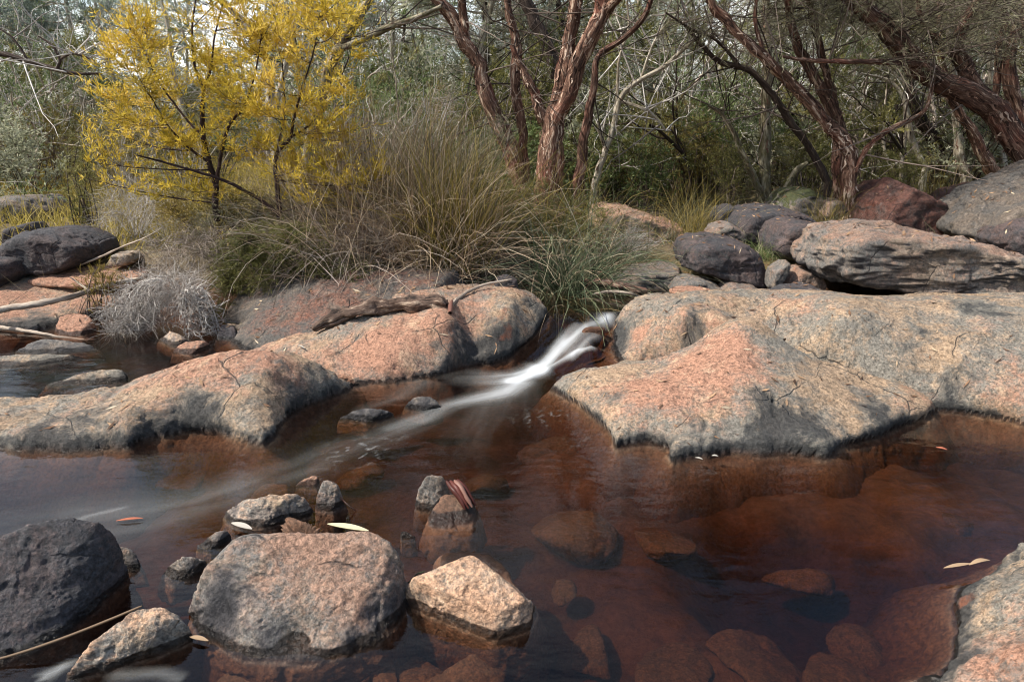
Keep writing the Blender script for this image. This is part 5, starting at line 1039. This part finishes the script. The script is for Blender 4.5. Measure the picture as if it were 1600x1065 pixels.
shr = E3((0, 0, .8, .8, .7, .7), (.4, .2, 1.3, .6, .5, .5), (-.5, -.1, 1.1, .55, .5, .55))
protos = [bush_proto('thicket_bush', 'grey-green bush in the far thicket', 'bush', 'grey-green bushes of the far thicket', LF_GREY, 520, 11, .075, .022, shr),
          bush_proto('thicket_bush', 'dark olive bush in the thicket below the trees', 'bush', 'dark olive bushes of the thicket', LF_OLIVE, 560, 12, .06, .012, shr),
          bush_proto('thicket_bush', 'yellowish wispy bush in the thicket', 'bush', 'yellowish bushes of the thicket', LF_SEDGE, 480, 12, .06, .007, shr, upb=.4, spread=.45),
          bush_proto('thicket_bush', 'leafy green bush in the thicket', 'bush', 'leafy green bushes of the thicket', LF_GREEN, 480, 11, .065, .022, shr),
          bush_proto('bare_bush', 'bare grey twiggy bush in the thicket', 'dead bush', 'bare twiggy bushes of the thicket', LF_SEDGE, 520, 9, .08, .006, shr, tw=TW_GREY, r=.006, spread=.5)]
tsk = catmull(np.array([[0, 0, -.1], [.1, 0, 1.2], [-.1, .1, 2.6], [.2, 0, 4.2], [.1, -.1, 6.0]]), 30)
def tree_proto(label, group, bark, leaf, L, Wd, lobes, n, per, lean=0.0, r=.11, bare=60):
    root = thing('gum_tree', label, 'tree', (0, 0, 0), group); a = tsk + np.c_[tsk[:, 2] * lean, 0 * tsk[:, 2], 0 * tsk[:, 2]]
    mb = MB(); tubes(mb, a, np.linspace(r, r * .3, 30), 9, rough=.2)
    bp = stems_to(mb, a[8:], fill(lobes, 24), .018, K=9, jit=.14, sag=-.05, sides=6); mb.build('trunk', bark, root)
    mb = MB(); pth = stems_to(mb, np.r_[bp[:, 3:].reshape(-1, 3)], fill(lobes, n, -.15, 1.1, seed=n), .007)
    if bare:
        pb = stems_to(mb, a[4:], ball(bare, (0, 0, 2.6), (1.3, 1.3, 1.8)), .007, K=7, jit=.2)
    tag(mb.build('twigs', TW_GREY, root), kind='stuff')
    mb = MB(); leaf_on(mb, pth, per, L, Wd, .1, .7, -.2, 1.0); mb.build('crown', leaf, root, smooth=False)
    return root
lob = E3((0, 0, 4.6, 1.7, 1.5, 1.2), (1.2, .3, 3.6, 1.1, 1.1, .8), (-1.2, -.2, 3.8, 1.1, 1.1, .9), (.2, 0, 6.0, 1.2, 1.2, .9), (-.4, .5, 2.6, 1.0, 1.0, .6))
tp = [tree_proto('pale-trunked gum with grey-green leaves in the far forest', 'grey-green gums of the far forest', BK_PALE, LF_GREY, .13, .036, lob, 800, 13, .05),
      tree_proto('gum with bluish leaves in the far forest', 'bluish gums of the far forest', BK_PALE, LF_BLUE, .13, .038, lob, 800, 13, -.06),
      tree_proto('dark-trunked wispy tree in the far forest', 'wispy trees of the far forest', BK_DARK, LF_WISP, .15, .012, lob, 700, 18, .10, bare=110),
      tree_proto('bare grey tree with few leaves in the far forest', 'bare grey trees of the far forest', BK_PALE, LF_GREY, .08, .014, lob, 260, 7, -.1, .09, bare=120)]
def crooked(label, group, mat, seed, n0=4, h=2.6, leaf=None, nl=0):
    r_ = np.random.default_rng(seed); root = thing('crooked_tree', label, 'bare tree', (0, 0, 0), group); mb = MB(); tw = []
    def grow(p, d, L, r, lv):
        K = 9; pts = [p]
        for k in range(K):
            d = unit(d + r_.normal(size=3) * np.array([.26, .26, .20]) + np.array([0, 0, .05])); p = p + d * L / K; pts.append(p)
        pts = np.array(pts); a = catmull(pts, 18)
        rr = np.linspace(r, r * .55, 18)
        if lv >= 2: tw.append(a[::3])
        tubes(mb if lv < 2 else tw_mb, a, rr, 6 if lv < 2 else 4, rough=.2, tint=r_.uniform(.5, 1))
        if lv < 4:
            for _ in range(3 if lv < 2 else 2):
                k = r_.integers(7, 17); dd = unit(unit(a[k] - a[k - 1]) + r_.normal(size=3) * .75)
                grow(a[k], dd, L * r_.uniform(.5, .8), rr[k] * .62, lv + 1)
    tw_mb = MB()
    for i in range(n0): grow(np.array([r_.normal() * .08, r_.normal() * .08, -.1]), unit(np.array([r_.normal() * .5, r_.normal() * .5, 1])), h * r_.uniform(.45, .7), r_.uniform(.022, .04), 0)
    mb.build('trunk', mat, root); tag(tw_mb.build('twigs', TW_GREY, root), kind='stuff')
    if leaf: mb = MB(); leaf_on(mb, np.array(tw), nl, .06, .010, .2, .7, 0, 1.4); mb.build('foliage', leaf, root, smooth=False)
    return root
ck = [crooked('pale crooked bare tree tangled in the thicket', 'pale crooked bare trees of the thicket', BK_PALE, 3, 3, leaf=LF_OLIVE, nl=46), crooked('grey crooked many-stemmed bare tree in the thicket', 'grey crooked bare trees of the thicket', BK_DEAD, 8, 3, leaf=LF_GREEN, nl=22), crooked('brown crooked bare tree in the thicket', 'brown crooked bare trees of the thicket', BK_DARK, 12, 3, leaf=LF_OLIVE, nl=50)]
rg = np.random.default_rng(21)
used = [0] * 5
def put_bush(k, x, y, s, sz):
    loc = (x, y, gz(x, y) - .05)
    if used[k] == 0: o = protos[k]; o.location = loc; o.rotation_euler = (0, 0, rg.uniform(0, 6.28)); o.scale = (s, s, sz)
    else: copy_tree(protos[k], loc, rg.uniform(0, 6.28), (s, s, sz))
    used[k] += 1
# u (photo column), distance, kind weights
def band(y0, y1, n, ulo, uhi, wts, s0, s1):
    for _ in range(n):
        Y = rg.uniform(y0, y1); u = rg.uniform(ulo, uhi); x = (u - 800) / F * Y * 1.0
        put_bush(int(rg.choice(5, p=wts)), x, Y, rg.uniform(s0, s1), rg.uniform(s0, s1))
band(7.6, 10, 12, 560, 1160, [.1, .35, .25, .25, .05], .55, .9)
band(8.5, 12, 14, -60, 560, [.45, .2, .15, .1, .1], .6, .9)
band(15.5, 21, 26, -350, 560, [.42, .2, .1, .08, .2], 1.0, 1.6)
band(8.6, 12, 16, 560, 1100, [.18, .22, .22, .18, .20], .7, 1.05)
band(7.8, 10.5, 19, 980, 1750, [.24, .34, .16, .20, .06], .6, .9)
band(11.5, 17, 34, 480, 1850, [.30, .26, .12, .14, .18], .9, 1.5)
band(18, 26, 34, -400, 2000, [.42, .22, .08, .1, .18], 1.2, 2.0)
for (u, Y, k, s) in ((20, 10.5, 0, .75), (70, 12, 1, .8), (-60, 11, 0, .8), (230, 9.5, 4, .6), (170, 11.5, 0, .7), (300, 10, 4, .8), (600, 7.6, 2, .6), (520, 8.2, 2, .75), (1010, 7.9, 3, .55), (1090, 8.2, 2, .55), (1130, 7.6, 1, .5), (960, 8.6, 3, .6), (1390, 7.4, 1, .45), (1250, 7.9, 1, .55), (1590, 8.6, 1, .7), (1060, 9.2, 1, .7), (760, 8.6, 3, .7), (700, 9, 2, .8)):
    put_bush(k, (u - 800) / F * Y, Y, s, s)
usedt = [0] * 4
def put_tree(k, x, y, s, sz):
    loc = (x, y, gz(x, y) - .05)
    if usedt[k] == 0: o = tp[k]; o.location = loc; o.scale = (s, s, sz); o.rotation_euler = (0, 0, rg.uniform(0, 6.28))
    else: copy_tree(tp[k], loc, rg.uniform(0, 6.28), (s, s, sz))
    usedt[k] += 1
for (y0, y1, n, ulo, uhi, wts, s0, s1) in ((10.5, 14, 9, 560, 1150, [.45, .15, .2, .2], .55, .8), (10, 14, 11, 1150, 1900, [.2, .1, .6, .1], .55, .8), (15, 20, 17, -450, 560, [.35, .35, .15, .15], .62, .9), (15, 21, 15, 500, 1950, [.4, .25, .2, .15], .65, .95), (22, 36, 24, -500, 2150, [.42, .33, .13, .12], .75, 1.2)):
    for i in range(n):
        Y = rg.uniform(y0, y1); u = ulo + (uhi - ulo) * (i + rg.random()) / n
        put_tree(int(rg.choice(4, p=wts)), (u - 800) / F * Y, Y, rg.uniform(s0, s1), rg.uniform(s0, s1))

CK = [(620, 7.6, 1, .8), (660, 8.6, 0, 1.0), (560, 9.4, 1, 1.1), (740, 9.8, 0, 1.1), (980, 8.6, 0, .9), (1030, 9.6, 1, 1.1), (1075, 8.2, 2, 1.0), (1000, 11, 0, 1.3), (1130, 9.0, 1, 1.0), (1170, 10.5, 0, 1.2), (1240, 9.4, 2, 1.1), (1300, 8.8, 1, 1.0), (1360, 9.6, 0, 1.1), (1400, 7.9, 2, .9), (1440, 9.2, 1, 1.1), (1500, 9.8, 0, 1.2), (1545, 8.8, 2, 1.0), (1610, 9.6, 1, 1.2),
      (60, 9.8, 1, .9), (20, 12, 0, 1.3), (140, 11, 1, 1.1), (230, 12.5, 0, 1.3), (850, 11.5, 1, 1.3), (900, 10.2, 2, 1.1), (690, 12, 0, 1.4), (560, 13, 1, 1.5), (1090, 12.5, 0, 1.5), (1320, 12.5, 1, 1.5), (1600, 12, 0, 1.4), (-30, 8.6, 1, .9)]
uc = [0, 0, 0]
for (u, Y, k, sc_) in CK:
    x = (u - 800) / F * Y; loc = (x, Y, gz(x, Y) - .05); a_ = rg.uniform(0, 6.28)
    if uc[k] == 0: ck[k].location = loc; ck[k].rotation_euler = (0, 0, a_); ck[k].scale = (sc_,) * 3
    else: copy_tree(ck[k], loc, a_, (sc_,) * 3)
    uc[k] += 1
# ================================================================== driftwood, sticks, fallen leaves
def wood(name, label, cat, pts, mat, sides=9, rough=.3, extra=(), flat=1.0, n=None):
    """pts: (u, v, z, radius m)"""
    a = np.array([G(u, v, z) for u, v, z, r in pts]); r = np.array([q[3] for q in pts]); k = n or 8 * len(pts)
    ax = catmull(a, k); rr = np.interp(np.linspace(0, len(pts) - 1, k), np.arange(len(pts)), r); rr[0] *= .5; rr[-1] *= .5
    ax = ax + fbm(ax, 7, 3)[:, None] * rr[:, None] * .5
    mb = MB(); tubes(mb, ax, rr, sides, rough=rough, seed=len(label))
    o = mb.build(name, mat, None, ax[0])
    for (nm, pp) in extra:
        b = np.array([G(u, v, z) for u, v, z, q in pp]); m2 = MB(); kk = 6 * len(pp)
        tubes(m2, catmull(b, kk), np.interp(np.linspace(0, len(pp) - 1, kk), np.arange(len(pp)), [q[3] for q in pp]), 6, rough=rough, seed=1.)
        m2.build(nm, mat, o, ax[0])
    return tag(o, label, cat)
BK_LOG = bark_mat('bark_driftwood', (.44, .34, .25), (.15, .10, .075), (.02, .016, .014), .44, .62, flake=26)
wood('driftwood_log', 'weathered split driftwood log lying across the pinkish slab', 'log', [(488, 513, .18, .014), (510, 501, .215, .030), (545, 489, .25, .036), (590, 479, .28, .040), (630, 475, .295, .043), (670, 475, .30, .046), (698, 478, .295, .032)], BK_LOG, 18, .95,
     [('broken_limb', [(640, 482, .27, .02), (665, 484, .27, .016), (690, 488, .255, .006)]), ('broken_limb', [(560, 488, .25, .014), (520, 506, .2, .01), (484, 512, .18, .004)])])
wood('stick', 'pale stick with a red snapped end on the slab behind the driftwood log', 'stick', [(704, 478, .29, .012), (716, 466, .31, .012), (738, 452, .34, .010), (764, 443, .36, .008), (800, 436, .38, .005)], BK_DEAD, 7, .2)
RED = plain_tint('bark_red_wet', [(0, (.035, .011, .009)), (.5, (.085, .026, .020)), (1, (.26, .15, .115))], .4)
mb = MB(); a = np.array([G(703, 489, .285), G(704, 478, .30), G(706, 470, .315)]); tubes(mb, a, np.array([.012, .017, .008]), 7, tint=.7, rough=.4)
mb.build('snapped_end', RED, bpy.data.objects['stick'], np.array(bpy.data.objects['stick'].location))
wood('branch', 'long pale fallen branch lying over the flat pink slab at the left', 'branch', [(-60, 498, .13, .02), (0, 484, .15, .022), (50, 476, .17, .022), (100, 466, .19, .02), (140, 454, .20, .018), (185, 441, .23, .015), (222, 434, .26, .010)], BK_DEAD, 9, .3,
     [('side_branch', [(140, 455, .2, .01), (120, 440, .26, .006), (108, 432, .3, .003)])])
wood('branch', 'thin curved branch above the rock plate reaching into the bushes', 'branch', [(84, 413, .27, .006), (110, 417, .27, .009), (150, 404, .33, .009), (190, 386, .42, .008), (225, 372, .5, .006), (255, 355, .58, .004)], BK_DEAD, 6, .2)
wood('branch', 'half-sunken pale branch in the left pool below the flat pink slab', 'branch', [(-30, 508, .02, .012), (0, 511, .02, .014), (50, 518, .012, .012), (95, 526, .0, .008), (135, 531, -.02, .005)], BK_DEAD, 7, .2)
wood('log', 'brown rotten log lying beside the water above the waterfall', 'log', [(912, 440, .24, .03), (945, 443, .25, .035), (980, 449, .24, .03), (1012, 454, .23, .02)], BK_RED, 10, .4)
wood('branch', 'curved grey stick lying on the wet stones above the waterfall', 'branch', [(925, 460, .21, .008), (955, 455, .24, .012), (985, 458, .24, .01), (998, 464, .21, .006)], BK_DEAD, 6, .2)
wood('stick', 'long straw-coloured stick crossing the water at the near left', 'stick', [(-20, 1034, .012, .0035), (60, 1010, .03, .004), (150, 976, .06, .004), (222, 946, .10, .003)], LF_STRAW, 5, .05)
wood('stick', 'short pale stick sticking out of the water by the blackish boulder', 'stick', [(160, 902, .01, .003), (180, 893, .02, .003), (206, 884, .03, .002)], LF_STRAW, 5, .05)
wood('stick', 'thin red twig leaning on the upright wet stone', 'stick', [(528, 772, .07, .003), (540, 785, .04, .003), (556, 798, .0, .002)], BK_RED, 5, .05)
wood('stick', 'thin green plant thread looping between the largest boulder and the golden wedge stone', 'plant thread', [(606, 896, .02, .0022), (607, 908, .006, .0022), (622, 915, .006, .0022), (640, 908, .02, .0022), (652, 896, .06, .0022), (664, 892, .10, .0015)], LF_SEDGEG, 5, .05, n=40)
wood('stick', 'broken twig lying on the pinkish slab under the driftwood log', 'stick', [(660, 513, .215, .003), (676, 507, .23, .005), (690, 502, .24, .003)], BK_DEAD, 5, .2)
# red-barked wood chunk on the pale stone
root = thing('bark_chunk', 'split chunk of red bark resting on the pale stone midstream', 'bark', G(722, 785, .03))
for k, (du, dz, cm) in enumerate(((0, -.012, .2), (6, -.010, .5), (12, -.004, .8), (17, -.010, .3))):
    mb = MB(); a = np.array([G(698 + du, 752 - k, .118 + dz), G(711 + du, 768 - k, .10 + dz), G(727 + du * .9, 796 - 2 * k, .055 + dz)])
    tubes(mb, catmull(a, 12), np.array([.0105] * 12) * np.r_[.5, .8, np.ones(8), .7, .3] * (1 - .08 * k), 8, tint=cm, rough=.7, seed=k * 3.3); mb.build('bark_strip', RED, root)
# leaves of gum trees on rocks and water
LF_FALLEN = {'pale': plain_tint('fallen_leaf_pale', [(0, (.46, .42, .25)), (1, (.5, .46, .3))], .5), 'tan': plain_tint('fallen_leaf_tan', [(0, (.28, .19, .115)), (1, (.3, .21, .13))], .6), 'red': plain_tint('fallen_leaf_red', [(0, (.30, .09, .05)), (1, (.34, .12, .07))], .6), 'white': plain_tint('fallen_leaf_white', [(0, (.36, .33, .28)), (1, (.4, .37, .32))], .5)}
def fallen(label, u0, v0, u1, v1, z, wd, mat, lift=.004, bend=.003):
    a, b = G(u0, v0, z), G(u1, v1, z); ax = np.array([a + (b - a) * t + np.array([0, 0, lift + bend * math.sin(t * 3.1) + .0]) for t in np.linspace(0, 1, 9)])
    s = unit(np.cross(b - a, [0, 0, 1.0])); w = wd * np.sin(np.linspace(.08, 3.06, 9)) ** .8
    th = np.array([0, 0, .0012]); curl = np.array([0, 0, .12])
    L_ = ax - s * w[:, None] + curl * w[:, None]; R_ = ax + s * w[:, None] + curl * w[:, None] * .6
    top = np.stack([L_, ax, R_], 1) + th; bot = np.stack([L_, ax, R_], 1)
    v = np.concatenate([top.reshape(-1, 3), bot.reshape(-1, 3)]); i = np.arange(27).reshape(9, 3)
    q = np.concatenate([np.stack([i[:-1, :-1], i[1:, :-1], i[1:, 1:], i[:-1, 1:]], -1).reshape(-1, 4), (np.stack([i[:-1, :-1], i[:-1, 1:], i[1:, 1:], i[1:, :-1]], -1) + 27).reshape(-1, 4)])
    mb = MB(); mb.add(v, q, .5); tag(mb.build('fallen_leaf', LF_FALLEN[mat], None, a), label, 'leaf')
fallen('large pale yellow leaf behind the largest boulder', 512, 820, 576, 831, .165, .012, 'pale')
fallen('white curled leaf against the rugged cream and grey stone', 362, 818, 394, 828, .01, .012, 'white')
fallen('long pale leaf at the edge of the speckled corner slab', 1474, 889, 1518, 882, .03, .007, 'tan')
fallen('second pale leaf at the edge of the speckled corner slab, bent upward', 1514, 884, 1546, 877, .04, .008, 'tan', bend=.008)
fallen('small white leaf floating under the edge of the lobed slab', 1086, 716, 1098, 719, .003, .005, 'white')
fallen('small pinkish leaf floating under the edge of the lobed slab', 1112, 713, 1122, 714, .003, .006, 'white')
fallen('long brown leaf drifting in front of the blackish boulder', 182, 815, 224, 811, .003, .007, 'red')
fallen('narrow brown leaf lying on the granite right of the waterfall', 1062, 527, 1076, 519, .222, .005, 'tan')
fallen('white leaf beside the tip of the driftwood log', 487, 511, 500, 509, .18, .007, 'white')
fallen('small pale leaf on the pinkish slab left of the driftwood tip', 466, 540, 476, 545, .12, .005, 'white')
fallen('red-brown leaf on the bed shallows near the right pool edge', 1462, 700, 1480, 704, .002, .008, 'red')
fallen('pink leaf caught beside the flat cream-topped stone', 296, 996, 326, 1003, .006, .007, 'tan')
fallen('tan leaf on the granite crest near the massive boulder', 1330, 481, 1342, 478, .34, .006, 'tan')
fallen('brown curled leaf in the hollow of the granite right of the lobed slab', 1188, 545, 1200, 540, .22, .005, 'red')

# ---- leaf litter: small dry leaves and bits of bark fallen on banks and slabs
bpy.context.view_layer.update(); dg = bpy.context.evaluated_depsgraph_get()
from mathutils import Vector as V3
rl = np.random.default_rng(91); pp, nn = [], []
def drop(x, y):
    o = V3((x, y, 1.15))
    hit, loc, nor, fi, ob, mt_ = SC.ray_cast(dg, o, V3((0, 0, -1)))
    if hit and ob is not None and (ob.name.startswith(('granite', 'boulder', 'ground', 'rock_plate', 'stone'))) and nor.z > .55:
        if loc.z > float(wlevel(np.array([x]), np.array([y]))[0]) + .012: pp.append(loc[:]); nn.append(nor[:])
for _ in range(420): drop(rl.uniform(-2.6, 2.8), rl.uniform(2.5, 4.3))
for _ in range(2600): drop(rl.uniform(-3.2, 3.8), rl.uniform(4.2, 7.2))
pp, nn = np.array(pp), np.array(nn); n = len(pp); d = unit(np.cross(nn, rl.normal(size=(n, 3)))); s = np.cross(nn, d)
L = rl.uniform(.010, .034, n)[:, None]; wd = L * rl.uniform(.12, .30, (n, 1)); lift = nn * .004; cu = nn * L * rl.uniform(0, .25, (n, 1))
v = np.stack([pp - d * L + lift + cu, pp + s * wd + lift, pp + d * L + lift + cu * .6, pp - s * wd + lift], 1)
mb = MB(); mb.add(v.reshape(-1, 3), np.arange(n * 4).reshape(n, 4), np.repeat(rl.random(n), 4))
LIT = plain_tint('leaf_litter', [(0, (.05, .03, .02)), (.5, (.17, .095, .055)), (.85, (.34, .22, .13)), (1, (.50, .42, .30))], .8)
tag(mb.build('leaf_litter', LIT, None, (0, 0, 0), smooth=False), 'small dry leaves and bark bits scattered on slabs and banks', 'leaf litter', kind='stuff')
# ================================================================== light
SUN = np.array([-.68, -.16, .88]); SUN /= np.linalg.norm(SUN)
w = bpy.data.worlds.new('World'); SC.world = w; w.use_nodes = True
nt = w.node_tree; bg = nt.nodes['Background']; sky = nt.nodes.new('ShaderNodeTexSky'); sky.sky_type = 'NISHITA'; sky.sun_disc = False
sky.sun_elevation = math.asin(SUN[2]); sky.sun_rotation = math.atan2(SUN[0], SUN[1]); sky.air_density = 1.2; sky.dust_density = 2.5; sky.ozone_density = .6
# bright broken cloud over the blue
tc = nt.nodes.new('ShaderNodeTexCoord'); mp = nt.nodes.new('ShaderNodeMapping'); mp.inputs['Scale'].default_value = (1, 1, 2.4); nt.links.new(tc.outputs['Generated'], mp.inputs[0])
cn = nt.nodes.new('ShaderNodeTexNoise'); cn.inputs['Scale'].default_value = 2.2; cn.inputs['Detail'].default_value = 6; nt.links.new(mp.outputs[0], cn.inputs['Vector'])
mr = nt.nodes.new('ShaderNodeMapRange'); mr.inputs[1].default_value = .40; mr.inputs[2].default_value = .58; mr.inputs[4].default_value = .85; nt.links.new(cn.outputs[0], mr.inputs[0])
mx = nt.nodes.new('ShaderNodeMix'); mx.data_type = 'RGBA'; sx = nt.nodes.new('ShaderNodeSeparateXYZ'); nt.links.new(tc.outputs['Generated'], sx.inputs[0])
m1 = nt.nodes.new('ShaderNodeMapRange'); m1.inputs[1].default_value = .75; m1.inputs[2].default_value = .35; nt.links.new(sx.outputs[2], m1.inputs[0])
m2 = nt.nodes.new('ShaderNodeMapRange'); m2.inputs[1].default_value = -.2; m2.inputs[2].default_value = .4; nt.links.new(sx.outputs[1], m2.inputs[0])
k1 = nt.nodes.new('ShaderNodeMath'); k1.operation = 'MULTIPLY'; nt.links.new(m1.outputs[0], k1.inputs[0]); nt.links.new(m2.outputs[0], k1.inputs[1])
k2 = nt.nodes.new('ShaderNodeMath'); k2.operation = 'MULTIPLY'; nt.links.new(k1.outputs[0], k2.inputs[0]); nt.links.new(mr.outputs[0], k2.inputs[1]); nt.links.new(k2.outputs[0], mx.inputs[0]); nt.links.new(sky.outputs[0], mx.inputs[6]); mx.inputs[7].default_value = (8.5, 8.5, 8.3, 1)
nt.links.new(mx.outputs[2], bg.inputs[0]); bg.inputs[1].default_value = .145
ld = bpy.data.lights.new('sun', 'SUN'); ld.energy = 4.7; ld.angle = math.radians(.6); ld.color = (1, .95, .87)
lo = bpy.data.objects.new('sun', ld); COL.objects.link(lo)
from mathutils import Vector
lo.rotation_euler = Vector(SUN).to_track_quat('Z', 'Y').to_euler(); lo.location = (-8, -3, 12)
vs = SC.view_settings; SC.display_settings.display_device = 'sRGB'; vs.view_transform = 'Standard'; vs.look = 'None'; vs.exposure = 0.55; vs.gamma = 1.0; vs.use_curve_mapping = False
cy = SC.cycles; cy.max_bounces = 8; cy.diffuse_bounces = 3; cy.glossy_bounces = 3; cy.transmission_bounces = 4; cy.transparent_max_bounces = 16; cy.use_denoising = True
cy.caustics_reflective = False; cy.caustics_refractive = False; cy.use_adaptive_sampling = True; cy.adaptive_threshold = .01

cy.pixel_filter_type = 'BLACKMAN_HARRIS'; cy.filter_width = 1.05
